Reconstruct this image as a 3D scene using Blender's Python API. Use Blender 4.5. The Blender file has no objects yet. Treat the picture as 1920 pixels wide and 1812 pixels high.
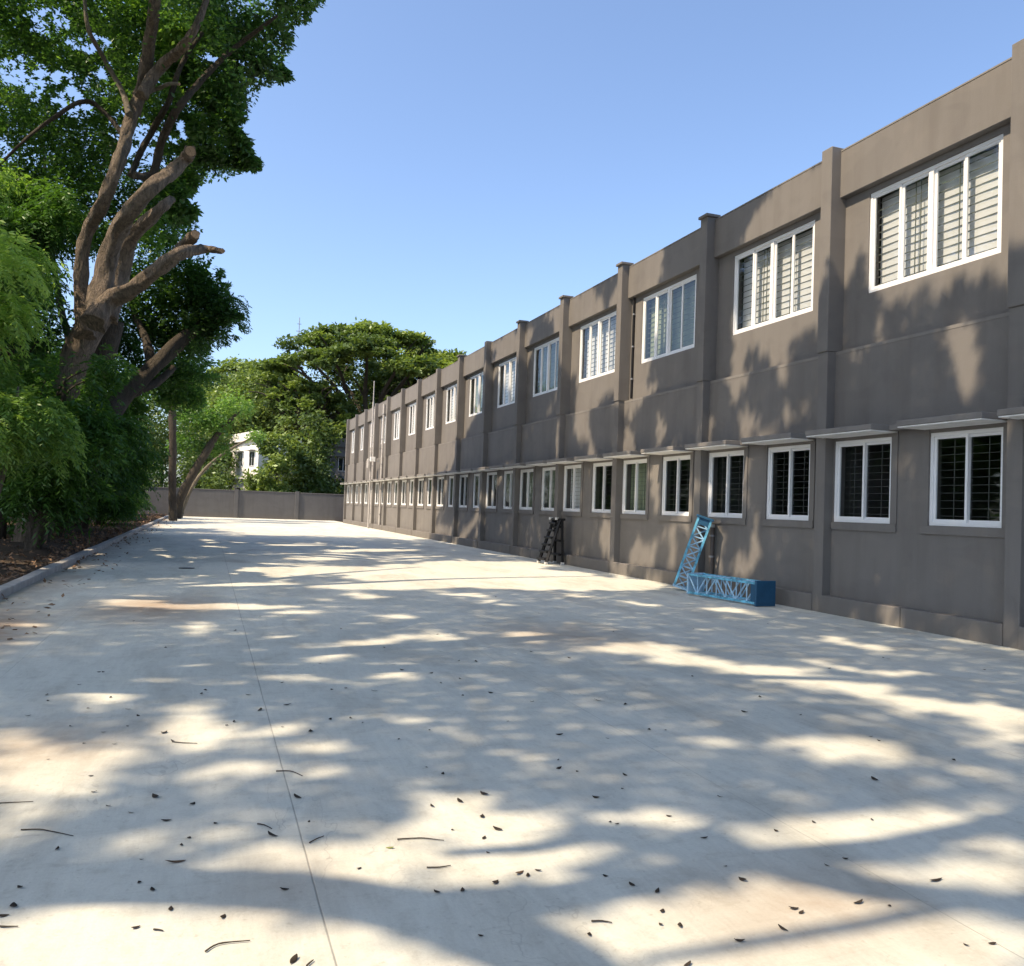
import bpy, bmesh, math, random
import numpy as np
from mathutils import Vector, Matrix, Quaternion
random.seed(7); RNG = np.random.default_rng(11)
scene = bpy.context.scene
COL = scene.collection

# ------------------------------------------------------------------ camera
F, YAW, PIT, ROL = 1601.4, 0.3408, 0.0302, 0.0366
CAM = np.array([0, 0, 1.6])
_cy, _sy = math.cos(YAW), math.sin(YAW)
_r = np.array([_cy, -_sy, 0]); FW = np.array([_sy*math.cos(PIT), _cy*math.cos(PIT), math.sin(PIT)])
_u = np.cross(_r, FW)
RT = math.cos(ROL)*_r + math.sin(ROL)*_u
UP = math.cos(ROL)*_u - math.sin(ROL)*_r
def proj(P):
    d = np.asarray(P, float) - CAM
    z = d @ FW
    zs = np.where(z > .1, z, .1)
    return 960 + F*(d @ RT)/zs, 906 - F*(d @ UP)/zs, z
def ray(x, y): return (x-960)/F*RT - (y-906)/F*UP + FW
def W(x, y, Z):                      # point seen at x,y at depth Z
    return CAM + ray(x, y)*Z
def G(x, y, z=0.0):                  # point of the ground seen at x,y
    d = ray(x, y); return CAM + d*((z-1.6)/d[2])
def WX(x, y, X):                     # point of a plane parallel to the facade
    d = ray(x, y); return CAM + d*(X/d[0])

cd = bpy.data.cameras.new('camera'); co = bpy.data.objects.new('camera', cd); COL.objects.link(co)
cd.sensor_width = 36; cd.sensor_fit = 'HORIZONTAL'; cd.lens = 36*F/1920
cd.clip_start = .05; cd.clip_end = 5000
M = Matrix((( RT[0], UP[0], -FW[0], CAM[0]), (RT[1], UP[1], -FW[1], CAM[1]), (RT[2], UP[2], -FW[2], CAM[2]), (0, 0, 0, 1)))
co.matrix_world = M
scene.camera = co

# ------------------------------------------------------------------ light
TE, TP = 1.30, -0.20                  # profile slope of the sun across the yard, offset along it
L = Vector((-1, TP, TE)).normalized()
EL = math.asin(L.z); AZ = math.atan2(L.x, L.y)
w = bpy.data.worlds.new('World'); scene.world = w; w.use_nodes = True
nt = w.node_tree; bg = nt.nodes['Background']
sky = nt.nodes.new('ShaderNodeTexSky'); sky.sky_type = 'NISHITA'; sky.sun_disc = False
sky.sun_elevation = EL; sky.sun_rotation = AZ; sky.air_density = .85; sky.dust_density = 2.0; sky.ozone_density = 2.8
nt.links.new(sky.outputs[0], bg.inputs[0]); bg.inputs[1].default_value = .108
sd = bpy.data.lights.new('sun', 'SUN'); sd.energy = 2.55; sd.angle = math.radians(.53); sd.color = (1, .81, .58)
so = bpy.data.objects.new('sun', sd); COL.objects.link(so)
so.rotation_euler = L.to_track_quat('Z', 'Y').to_euler(); so.location = L*60
scene.view_settings.view_transform = 'Standard'; scene.view_settings.look = 'None'
scene.view_settings.exposure = 1.48; scene.view_settings.gamma = 1
scene.cycles.max_bounces = 7; scene.cycles.diffuse_bounces = 3; scene.cycles.glossy_bounces = 2
scene.cycles.transmission_bounces = 4; scene.cycles.transparent_max_bounces = 8
scene.cycles.sample_clamp_indirect = 6

# ------------------------------------------------------------------ materials
class N:
    def __init__(s, name):
        s.m = bpy.data.materials.new(name); s.m.use_nodes = True; s.t = s.m.node_tree
        s.b = s.t.nodes['Principled BSDF']; s.o = s.t.nodes['Material Output']
        s.b.inputs['Specular IOR Level'].default_value = .3
    def n(s, k, **p):
        x = s.t.nodes.new(k)
        for a, v in p.items():
            if a in x.inputs.keys() if isinstance(a, str) else False: x.inputs[a].default_value = v
            else: setattr(x, a, v)
        return x
    def l(s, a, b): s.t.links.new(a, b)
    def coord(s, scale=(1, 1, 1)):
        g = s.n('ShaderNodeNewGeometry'); mp = s.n('ShaderNodeMapping'); mp.inputs['Scale'].default_value = scale
        s.l(g.outputs['Position'], mp.inputs[0]); return mp.outputs[0]
    def noise(s, v, sc, det=4, rough=.55, dist=0):
        x = s.n('ShaderNodeTexNoise'); x.inputs['Scale'].default_value = sc; x.inputs['Detail'].default_value = det
        x.inputs['Roughness'].default_value = rough; x.inputs['Distortion'].default_value = dist; s.l(v, x.inputs['Vector']); return x.outputs[0]
    def ramp(s, f, stops):
        x = s.n('ShaderNodeValToRGB'); e = x.color_ramp.elements
        while len(e) < len(stops): e.new(.5)
        for el, (p, c) in zip(e, stops): el.position = p; el.color = (*c, 1) if len(c) == 3 else c
        s.l(f, x.inputs[0]); return x.outputs[0]
    def mix(s, f, a, b, mode='MIX'):
        x = s.n('ShaderNodeMixRGB'); x.blend_type = mode
        for i, v in ((0, f), (1, a), (2, b)):
            if isinstance(v, bpy.types.NodeSocket): s.l(v, x.inputs[i])
            else: x.inputs[i].default_value = v if i == 0 else (*v, 1)
        return x.outputs[0]
    def math(s, op, a, b=0, clamp=False):
        x = s.n('ShaderNodeMath'); x.operation = op; x.use_clamp = clamp
        for i, v in ((0, a), (1, b)):
            if isinstance(v, bpy.types.NodeSocket): s.l(v, x.inputs[i])
            else: x.inputs[i].default_value = v
        return x.outputs[0]
    def bump(s, h, st=.3, d=.02):
        x = s.n('ShaderNodeBump'); x.inputs['Strength'].default_value = st; x.inputs['Distance'].default_value = d
        s.l(h, x.inputs['Height']); s.l(x.outputs[0], s.b.inputs['Normal'])
    def col(s, c, rough=.8):
        if isinstance(c, bpy.types.NodeSocket): s.l(c, s.b.inputs['Base Color'])
        else: s.b.inputs['Base Color'].default_value = (*c, 1)
        if isinstance(rough, bpy.types.NodeSocket): s.l(rough, s.b.inputs['Roughness'])
        else: s.b.inputs['Roughness'].default_value = rough

MATS = {}
def plain(name, c, rough=.6, var=.12, sc=6, metal=0, bump=.1):
    q = N(name); v = q.coord(); n1 = q.noise(v, sc, 5)
    a = tuple(x*(1-var) for x in c); b = tuple(min(1, x*(1+var)) for x in c)
    q.col(q.ramp(n1, [(.3, a), (.7, b)]), rough); q.b.inputs['Metallic'].default_value = metal
    q.bump(q.noise(v, sc*12, 3), bump, .004); MATS[name] = q.m; return q.m

def mat_plaster(name, c):
    q = N(name); v = q.coord(); v2 = q.coord((1, 1, .12))
    big = q.noise(v, .45, 4); streak = q.noise(v2, 3.0, 5, .6); fine = q.noise(v, 45, 4)
    c1 = q.mix(.5, c, tuple(x*.8 for x in c)); base = q.mix(q.math('MULTIPLY', big, .9), tuple(x*1.12 for x in c), tuple(x*.86 for x in c))
    st = q.ramp(streak, [(.46, (1, 1, 1)), (.70, (.84, .83, .82))])
    pt = q.noise(q.coord((1, 1, 1.6)), .9, 3, .5, .6); base = q.mix(.7, base, q.ramp(pt, [(.40, (.90, .90, .91)), (.47, (1, 1, 1)), (.60, (1.0, 1.0, 1.0)), (.66, (1.09, 1.08, 1.06))]), 'MULTIPLY')
    base = q.mix(.8, base, st, 'MULTIPLY')
    # splash dirt along the foot of the wall
    g = q.n('ShaderNodeNewGeometry'); sep = q.n('ShaderNodeSeparateXYZ'); q.l(g.outputs['Position'], sep.inputs[0])
    h = q.math('SUBTRACT', 1.0, q.math('MULTIPLY', sep.outputs[2], 2.2), True)
    h = q.math('MULTIPLY', h, q.noise(v, 3.5, 5), True)
    base = q.mix(q.math('MULTIPLY', h, .9), base, (.155, .135, .11))
    base = q.mix(q.math('MULTIPLY', fine, .18), base, tuple(x*.6 for x in c))
    q.col(base, .78); q.bump(q.math('ADD', q.math('MULTIPLY', fine, .5), q.noise(v, 6, 3)), .25, .012)
    MATS[name] = q.m; return q.m
mat_plaster('plaster', (.182, .171, .160))
mat_plaster('plaster_trim', (.215, .203, .190))
mat_plaster('yard_wall', (.125, .125, .13))  # greyed base colour stands in for shade on the far boundary wall
plain('soffit_white', (.84, .83, .80), .7)
plain('upvc', (.80, .81, .82), .32, .03, 3, 0, .02)
plain('grille', (.16, .17, .15), .5)
plain('grille_dark', (.10, .10, .095), .5)
plain('blind', (.78, .78, .80), .8, .05, 2)
plain('curtain_green', (.30, .34, .25), .9, .15, 3)
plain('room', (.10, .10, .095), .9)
plain('roofing', (.24, .22, .20), .9)
plain('black_paint', (.012, .012, .013), .45)
plain('white_rubber', (.62, .62, .60), .6)
plain('blue_paint', (.13, .40, .56), .5, .5, 9)
plain('blue_wrap', (.34, .54, .70), .5, .2, 9)
plain('blue_plate', (.020, .085, .165), .5, .12, 8)
plain('pipe_brown', (.16, .13, .11), .5)
plain('pipe_grey', (.42, .40, .38), .5)
plain('steel', (.35, .35, .36), .4, .1, 5, .6)
plain('white_wall', (.74, .73, .70), .8)
plain('shaded_house_wall', (.22, .215, .21), .8)  # darkened: the tree shade on this house is put into its wall colour
plain('blue_grey_wall', (.30, .34, .40), .8)
plain('dark_glass', (.02, .025, .03), .12)
plain('tank_black', (.02, .02, .02), .5)
plain('kerb', (.37, .36, .34), .85, .2, 4, 0, .4)
plain('dry_leaf', (.035, .026, .018), .8, .5, 30)
plain('pale_leaf', (.22, .24, .08), .7, .2, 30)
plain('brown_leaf', (.10, .06, .035), .8, .4, 30)
plain('stick', (.05, .04, .03), .8, .3, 20)
plain('litter_a', (.20, .125, .075), .9, .4, 20)

def glass():
    q = N('window_glass'); q.t.nodes.remove(q.b)
    tr = q.n('ShaderNodeBsdfTransparent'); tr.inputs[0].default_value = (.84, .87, .87, 1)
    gl = q.n('ShaderNodeBsdfGlossy'); gl.inputs['Roughness'].default_value = .015; gl.inputs[0].default_value = (.9, .95, 1, 1)
    g = q.n('ShaderNodeNewGeometry')
    bp = q.n('ShaderNodeBump'); bp.inputs['Strength'].default_value = .06; bp.inputs['Distance'].default_value = .05
    q.l(q.noise(q.coord(), 2.2, 1), bp.inputs['Height']); q.l(bp.outputs[0], gl.inputs['Normal'])
    dp = q.n('ShaderNodeVectorMath'); dp.operation = 'DOT_PRODUCT'; q.l(g.outputs['Normal'], dp.inputs[0]); q.l(g.outputs['Incoming'], dp.inputs[1])
    k = q.math('SUBTRACT', 1.0, q.math('ABSOLUTE', dp.outputs['Value']), True); k = q.math('MULTIPLY', q.math('POWER', k, 5.0), .8)
    mx = q.n('ShaderNodeMixShader'); q.l(q.math('ADD', k, .07, True), mx.inputs[0]); q.l(tr.outputs[0], mx.inputs[1]); q.l(gl.outputs[0], mx.inputs[2])
    q.l(mx.outputs[0], q.o.inputs[0]); MATS['glass'] = q.m
glass()

def concrete():
    q = N('concrete'); v = q.coord(); vs = q.coord((1, .35, 1))
    big = q.noise(v, .22, 5, .6, .6); mid = q.noise(vs, 1.1, 6, .62, 1.2); fine = q.noise(v, 60, 4, .7); sweep = q.noise(q.coord((3.5, .5, 1)), 2.2, 5, .65, 2.5)
    c = q.ramp(big, [(.25, (.57, .57, .50)), (.5, (.64, .64, .565)), (.75, (.69, .69, .615))])
    c = q.mix(.75, c, q.ramp(mid, [(.30, (.72, .70, .68)), (.52, (.98, .98, .98)), (.8, (1.04, 1.03, 1.0))]), 'MULTIPLY')
    c = q.mix(.55, c, q.ramp(sweep, [(.35, (.86, .86, .86)), (.6, (1, 1, 1))]), 'MULTIPLY')
    c = q.mix(.35, c, q.ramp(fine, [(.3, (.78, .77, .75)), (.6, (1, 1, 1))]), 'MULTIPLY')
    pk = q.noise(v, 7.0, 6, .75); c = q.mix(.5, c, q.ramp(pk, [(.36, (.80, .78, .75)), (.48, (1, 1, 1)), (.66, (1.05, 1.04, 1.02))]), 'MULTIPLY')
    # brown water stains
    st = q.noise(q.coord((1, .6, 1)), .30, 6, .7, 1.5)
    c = q.mix(q.math('MULTIPLY', q.ramp(st, [(.57, (0, 0, 0)), (.72, (1, 1, 1))]), .5), c, (.33, .26, .195))
    g = q.n('ShaderNodeNewGeometry'); sep = q.n('ShaderNodeSeparateXYZ'); q.l(g.outputs['Position'], sep.inputs[0])
    wob = q.math('MULTIPLY', q.math('SUBTRACT', q.noise(q.coord((1, .8, 1)), 1.0, 3), .5), .014)
    hgt = q.math('MULTIPLY', fine, .4)
    for X, wd, st_ in ((.49, .0036, .6), (2.93, .0028, .38), (5.4, .004, .35), (-1.6, .004, .25), (7.9, .004, .3)):
        d = q.math('ABSOLUTE', q.math('SUBTRACT', q.math('ADD', sep.outputs[0], wob), X))
        k = q.math('SUBTRACT', 1.0, q.math('DIVIDE', d, wd*1.7), True)
        k = q.math('MULTIPLY', k, q.ramp(q.noise(v, 1.5, 4), [(.25, (.35,)*3), (.5, (1,)*3)]))
        c = q.mix(q.math('MULTIPLY', k, st_), c, (.10, .095, .09)); hgt = q.math('SUBTRACT', hgt, k)
    cn = q.noise(q.coord((1, .55, 1)), .55, 6, .62, .4); ck = q.math('SUBTRACT', 1.0, q.math('DIVIDE', q.math('ABSOLUTE', q.math('SUBTRACT', cn, .5)), .0022), True)
    ck = q.math('MULTIPLY', ck, q.ramp(q.noise(v, .35, 3), [(.50, (0,)*3), (.60, (1,)*3)])); c = q.mix(q.math('MULTIPLY', ck, .35), c, (.16, .15, .14))
    # trowel arcs and scuffs
    sc_ = q.noise(q.coord((.6, 6, 1)), 3.0, 4, .7, 1.0); c = q.mix(.3, c, q.ramp(sc_, [(.34, (.80, .79, .78)), (.42, (1, 1, 1))]), 'MULTIPLY')
    sp_ = q.noise(v, 24, 3, .6); c = q.mix(.45, c, q.ramp(sp_, [(.28, (.62, .60, .57)), (.37, (1, 1, 1))]), 'MULTIPLY')
    for (sx, sy), (rx, ry), am in (((G(290,1140)[0], G(290,1140)[1]), (1.3, 2.2), .55), ((G(1050,1192)[0], G(1050,1192)[1]), (1.5, 1.6), .38), ((-2.3, 11.0), (.8, 3.0), .6), ((G(560,1660)[0], G(560,1660)[1]), (.5, .5), .2), ((G(1500,1700)[0], G(1500,1700)[1]), (.8, .7), .3), ((G(60,1400)[0], G(60,1400)[1]), (1.0, 1.0), .3)):
        ex = q.math('POWER', q.math('ABSOLUTE', q.math('DIVIDE', q.math('SUBTRACT', sep.outputs[0], float(sx)), rx)), 2.0); ey = q.math('POWER', q.math('ABSOLUTE', q.math('DIVIDE', q.math('SUBTRACT', sep.outputs[1], float(sy)), ry)), 2.0)
        k = q.math('SUBTRACT', 1.0, q.math('SQRT', q.math('ADD', ex, ey)), True); k = q.math('MULTIPLY', q.math('MULTIPLY', k, q.noise(v, 1.9, 6, .75, .8)), 3.4*am, True)
        c = q.mix(k, c, (.34, .25, .175))
    # pale dust by the kerb and soil stain
    kd = q.math('SUBTRACT', 1.0, q.math('MULTIPLY', q.math('ADD', sep.outputs[0], 2.8), 1.3), True)
    kd = q.math('MULTIPLY', kd, q.noise(v, 2.2, 6, .7)); c = q.mix(q.math('MULTIPLY', kd, 1.1, True), c, (.23, .17, .12))
    q.col(c, .82); q.bump(q.math('ADD', hgt, q.math('MULTIPLY', mid, 1.5)), .28, .012); MATS['concrete'] = q.m
concrete()
def soil():
    q = N('soil'); v = q.coord(); a = q.noise(v, 2.5, 8, .7); b = q.noise(v, 25, 5, .7)
    c = q.mix(b, q.ramp(a, [(.3, (.035, .026, .018)), (.6, (.10, .07, .045)), (.8, (.17, .125, .085))]), (.06, .045, .03)); q.col(c, .95); q.bump(b, .8, .03); MATS['soil'] = q.m
soil()
def bark(name, c1, c2):
    q = N(name); v = q.coord((1, 1, .28)); a = q.noise(v, 9, 7, .7, .8); b = q.noise(q.coord(), 1.3, 3)
    a2 = q.noise(q.coord((1, 1, .16)), 26, 5, .7, .4); a = q.math('ADD', q.math('MULTIPLY', a, .65), q.math('MULTIPLY', a2, .35)); c = q.ramp(a, [(.36, c1), (.60, c2)]); c = q.mix(q.math('MULTIPLY', b, .5), c, (.13, .12, .09))
    q.col(c, .9); q.bump(a, 1.0, .22); MATS[name] = q.m
bark('bark', (.052, .042, .033), (.34, .26, .195))
bark('bark_pale', (.14, .12, .09), (.30, .26, .20))
bark('bark_dark', (.03, .024, .02), (.085, .066, .05))
plain('cut_wood', (.30, .20, .12), .9, .3, 20)

def leafmat(name, dark, mid, bright, trans=.42):
    q = N(name); q.t.nodes.remove(q.b)
    at = q.n('ShaderNodeAttribute'); at.attribute_name = 'tint'
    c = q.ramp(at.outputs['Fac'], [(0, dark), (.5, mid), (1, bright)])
    df = q.n('ShaderNodeBsdfDiffuse'); tl = q.n('ShaderNodeBsdfTranslucent'); gl = q.n('ShaderNodeBsdfGlossy'); gl.inputs['Roughness'].default_value = .45
    q.l(c, df.inputs[0]); q.l(q.mix(1, c, (1.38, 1.40, .62), 'MULTIPLY'), tl.inputs[0]); gl.inputs[0].default_value = (.6, .7, .6, 1)
    m1 = q.n('ShaderNodeMixShader'); m1.inputs[0].default_value = trans; q.l(df.outputs[0], m1.inputs[1]); q.l(tl.outputs[0], m1.inputs[2])
    m2 = q.n('ShaderNodeMixShader'); m2.inputs[0].default_value = .05; q.l(m1.outputs[0], m2.inputs[1]); q.l(gl.outputs[0], m2.inputs[2])
    q.l(m2.outputs[0], q.o.inputs[0]); MATS[name] = q.m
leafmat('leaf_rain', (.032, .075, .024), (.085, .185, .046), (.23, .41, .08), .50)
leafmat('leaf_neem', (.038, .098, .030), (.118, .232, .058), (.33, .48, .13), .48)
leafmat('leaf_deep', (.026, .070, .018), (.070, .165, .032), (.17, .30, .055), .45)
leafmat('leaf_far', (.050, .085, .026), (.120, .180, .050), (.26, .34, .08), .38)

# ------------------------------------------------------------------ object helpers
def tag(o, label=None, cat=None, group=None, kind=None):
    for k, v in (('label', label), ('category', cat), ('group', group), ('kind', kind)):
        if v: o[k] = v
    return o
def empty(name, loc=(0, 0, 0), rz=0):
    o = bpy.data.objects.new(name, None); COL.objects.link(o); o.location = loc; o.rotation_euler = (0, 0, rz); o.empty_display_size = .2
    return o
def link(name, me, parent=None, loc=None):
    o = bpy.data.objects.new(name, me); COL.objects.link(o)
    if parent: o.parent = parent
    if loc is not None: o.location = loc
    return o
class MB:
    def __init__(s): s.bm = bmesh.new()
    def box(s, x0, x1, y0, y1, z0, z1, bevel=0):
        r = bmesh.ops.create_cube(s.bm, size=1)
        for v in r['verts']: v.co = Vector(((x0+x1)/2+v.co.x*(x1-x0), (y0+y1)/2+v.co.y*(y1-y0), (z0+z1)/2+v.co.z*(z1-z0)))
        if bevel:
            es = {e for v in r['verts'] for e in v.link_edges}
            bmesh.ops.bevel(s.bm, geom=list(es), offset=bevel, segments=1, affect='EDGES')
        return s
    def bar(s, a, b, r, n=4, r2=None):
        a, b = Vector(a), Vector(b); d = b-a; r2 = r if r2 is None else r2
        q = d.to_track_quat('Z', 'Y').to_matrix().to_4x4(); q.translation = (a+b)/2
        bmesh.ops.create_cone(s.bm, cap_ends=True, segments=n, radius1=r, radius2=r2, depth=d.length, matrix=q); return s
    def sphere(s, c, r, sub=2, sc=(1, 1, 1)):
        m = Matrix.Translation(c) @ Matrix.Diagonal((*sc, 1))
        bmesh.ops.create_icosphere(s.bm, subdivisions=sub, radius=r, matrix=m); return s
    def quad(s, *p):
        s.bm.faces.new([s.bm.verts.new(x) for x in p]); return s
    def tube(s, pts, rad, seg=10, wob=.12, cap=True):
        pts = [Vector(p) for p in pts]
        # resample with Catmull-Rom
        P, R = [], []
        n = len(pts)
        for i in range(n-1):
            p0, p1, p2, p3 = pts[max(i-1, 0)], pts[i], pts[i+1], pts[min(i+2, n-1)]
            k = max(2, min(12, int((p2-p1).length/max(rad[i], .02)/.7)))
            for j in range(k):
                t = j/k
                P.append(.5*((2*p1)+(p2-p0)*t+(2*p0-5*p1+4*p2-p3)*t*t+(3*p1-p0-3*p2+p3)*t**3)); R.append(rad[i]*(1-t)+rad[i+1]*t)
        P.append(pts[-1]); R.append(rad[-1])
        ph = random.random()*9
        side = None; rings = []
        for i, p in enumerate(P):
            d = (P[min(i+1, len(P)-1)]-P[max(i-1, 0)]).normalized()
            if side is None: side = d.orthogonal().normalized()
            side = (side-d*side.dot(d)).normalized(); up = d.cross(side)
            ring = []
            for k in range(seg):
                a = 2*math.pi*k/seg
                rr = R[i]*(1+wob*math.sin(3*a+ph+i*.35)+wob*.7*math.sin(5*a-i*.8+ph*2)+wob*.9*(random.random()-.5)+wob*(.9 if math.sin(i*1.7+ph)*math.cos(2*a+i) > .86 else 0))
                ring.append(s.bm.verts.new(p+side*math.cos(a)*rr+up*math.sin(a)*rr))
            rings.append(ring)
        for a, b in zip(rings, rings[1:]):
            for k in range(seg): s.bm.faces.new((a[k], a[(k+1) % seg], b[(k+1) % seg], b[k])).smooth = True
        if cap: s.bm.faces.new(rings[-1]); s.bm.faces.new(rings[0][::-1])
        return s
    def mesh(s, name, mat):
        me = bpy.data.meshes.new(name); bmesh.ops.recalc_face_normals(s.bm, faces=s.bm.faces); s.bm.to_mesh(me); s.bm.free()
        me.materials.append(MATS[mat]); return me
    def obj(s, name, mat, parent=None, loc=None): return link(name, s.mesh(name, mat), parent, loc)

def copy_tree(o, loc=None, parent=None):
    c = o.copy(); COL.objects.link(c)
    if parent: c.parent = parent
    if loc is not None: c.location = loc
    for ch in o.children: copy_tree(ch, None, c)
    return c

# ------------------------------------------------------------------ ground
XP = 10.0855          # front plane of plinth and pilasters
WALLY = 75.0
MB().quad((-400, -80, -.03), (500, -80, -.03), (500, 900, -.03), (-400, 900, -.03)).obj('ground', 'soil')['kind'] = 'structure'
m = MB(); m.box(-2.81, XP+.3, -14, WALLY, -.2, 0); tag(m.obj('concrete_yard', 'concrete'), kind='structure')
# soil strip with an uneven surface
def soil_bank():
    bm = bmesh.new(); nx, ny = 26, 90; vs = []
    for j in range(ny+1):
        for i in range(nx+1):
            x = -2.98-(i/nx)**1.6*22; y = -8+j/ny*(WALLY+6)
            z = .04+.05*math.sin(x*1.7+y*.6)+.04*math.sin(y*2.1+x)+.05*random.random()+ (.10 if i > 2 else 0)
            vs.append(bm.verts.new((x, y, z)))
    for j in range(ny):
        for i in range(nx):
            a = j*(nx+1)+i; f = bm.faces.new((vs[a], vs[a+1], vs[a+nx+2], vs[a+nx+1])); f.smooth = True
    bmesh.ops.recalc_face_normals(bm, faces=bm.faces)
    me = bpy.data.meshes.new('soil_bank'); bm.to_mesh(me); bm.free(); me.materials.append(MATS['soil']); tag(link('soil_bank', me), kind='structure')
soil_bank()
m = MB(); y = -10
while y < 71:
    m.box(-3.0+random.uniform(-.008, .008), -2.805, y+.006, y+1.19, -.05, .118+random.uniform(-.006, .006), .012); y += 1.2
tag(m.obj('kerb', 'kerb'), kind='structure')

# ------------------------------------------------------------------ long building
PY = [.45, 4.4, 8.36, 12.2, 16.2, 20.3, 24.28, 28.2, 32.05, 35.9, 39.75, 43.7, 47.7, 51.8, 55.8, 59.8, 63.75, 67.9]
XU, XL, XF = XP+.33, XP+.20, XP+.20
ZS, ZH, CU0, CU1 = 1.58, 2.98, 5.48, 7.2
Z1, ZF, ZR = 4.56, 7.30, 8.13
Y0, Y1 = PY[0]-.3, PY[-1]+.3
bld = tag(empty('long_building', (XP, 8.36, 0)), 'long two storey taupe plastered building with white windows along the right side of the yard', 'building')
OB = Vector(bld.location)
def bpart(mb, name, mat, parent=None):
    me = mb.mesh(name, mat)
    me.transform(Matrix.Translation(-OB)); return link(name, me, parent or bld)
uw, lw = [], []
for i in range(len(PY)-1):
    a, b = PY[i], PY[i+1]
    uw.append((b-3.18, b-.58))
    lw.append((b-3.40, b-2.12)); lw.append((b-1.36, b-.03))
def holed_wall(X, z0, z1, holes, hz0, hz1, depth=.23):
    mb = MB(); ys = sorted({Y0, Y1, *[v for h in holes for v in h]}); zs = [z0, hz0, hz1, z1]
    hs = set(holes)
    for a, b in zip(ys, ys[1:]):
        for k in range(3):
            if k == 1 and (a, b) in hs: continue
            mb.quad((X, a, zs[k]), (X, b, zs[k]), (X, b, zs[k+1]), (X, a, zs[k+1]))
            mb.quad((X+depth, a, zs[k]), (X+depth, b, zs[k]), (X+depth, b, zs[k+1]), (X+depth, a, zs[k+1]))
    for a, b in holes:
        for p in (((X, a, hz0), (X+depth, a, hz0), (X+depth, a, hz1), (X, a, hz1)), ((X, b, hz0), (X, b, hz1), (X+depth, b, hz1), (X+depth, b, hz0)),
                  ((X, a, hz0), (X, b, hz0), (X+depth, b, hz0), (X+depth, a, hz0)), ((X, a, hz1), (X+depth, a, hz1), (X+depth, b, hz1), (X, b, hz1))):
            mb.quad(*p)
    bmesh.ops.remove_doubles(mb.bm, verts=mb.bm.verts, dist=.0005)
    return mb
bpart(holed_wall(XL, .0, Z1, lw, ZS, ZH), 'ground_floor_wall', 'plaster')
bpart(holed_wall(XU, Z1-.01, ZF+.05, uw, CU0, CU1), 'upper_floor_wall', 'plaster')
m = MB(); m.box(XL-.005, XU+.2, Y0+.002, Y1-.002, Z1-.05, Z1+.004)
bpart(m, 'ledge', 'plaster_trim')
m = MB(); m.box(XF, XU+.2, Y0, Y1, ZF, ZR, .01); bpart(m, 'parapet', 'plaster')
m = MB(); m.box(XF-.006, XU+.22, Y0-.01, Y1+.01, ZR, ZR+.025); bpart(m, 'coping', 'plaster_trim')
# shell behind the facade
m = MB(); XB = XP+8.5
m.box(XU+.24, XB, Y0+.2, Y1-.2, 7.35, 7.55); bpart(m, 'roof', 'roofing')
m = MB(); m.box(XB, XB+.2, Y0, Y1, 0, ZR); m.box(XL+.235, XB, Y0, Y0+.2, 0, ZR-.004); m.box(XL+.235, XB, Y1-.2, Y1, 0, ZR-.004); bpart(m, 'end_wall', 'plaster')
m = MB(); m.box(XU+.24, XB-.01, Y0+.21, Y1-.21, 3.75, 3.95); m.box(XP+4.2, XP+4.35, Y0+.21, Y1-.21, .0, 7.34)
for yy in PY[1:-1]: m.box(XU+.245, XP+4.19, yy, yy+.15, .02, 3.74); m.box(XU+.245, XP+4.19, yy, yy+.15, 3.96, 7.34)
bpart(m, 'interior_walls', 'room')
# pilasters
for i, y in enumerate(PY):
    m = MB(); wd = .27
    m.box(XP, XU+.05, y, y+wd, Z1+.004, 8.20, .008)
    m.box(XP+.025, XU+.04, y+.012, y+wd-.012, -.02, Z1+.004, .008)
    if i in (4, 5, 6, 7, 9): m.box(XP-.05, XU-.02, y-.05, y+wd+.03, 8.20, 8.26, .006)
    bpart(m, 'pilaster', 'plaster')
# plinth panels between the pilasters
for i in range(len(PY)-1):
    m = MB(); a, b = PY[i]+.258, PY[i+1]+.012
    n = 1 if i % 2 else 2
    for k in range(n):
        ya = a+(b-a)*k/n; yb = a+(b-a)*(k+1)/n-(.012 if k < n-1 else 0)
        m.box(XP+.004, XL+.02, ya, yb, -.02, .30, .012)
    bpart(m, 'plinth', 'plaster')
# window surrounds and canopies
for k, (a, b) in enumerate(lw):
    m = MB(); t = .13
    m.box(XL-.036, XL+.01, a-t, b+min(t, .02 if k % 2 else t), ZS-t, ZS-.002); m.box(XL-.022, XL+.01, a-t, a-.002, ZS, 3.03)
    if k % 2 == 0: m.box(XL-.022, XL+.01, b+.002, b+t, ZS, 3.03)
    bpart(m, 'window_surround', 'plaster')
    m = MB(); ca, cb = a-.12, b+.12
    m.box(XP-.35, XL+.03, ca, cb, 3.055, 3.14, .006)
    c = bpart(m, 'canopy', 'plaster_trim')
    m = MB(); m.box(XP-.335, XL-.002, ca+.015, cb-.015, 3.035, 3.052); bpart(m, 'soffit', 'soffit_white', c)
m = MB()
m.box(XP-.345+.35, XL, Y0, Y1, 3.06, 3.14); bpart(m, 'string_course', 'plaster_trim')

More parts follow.
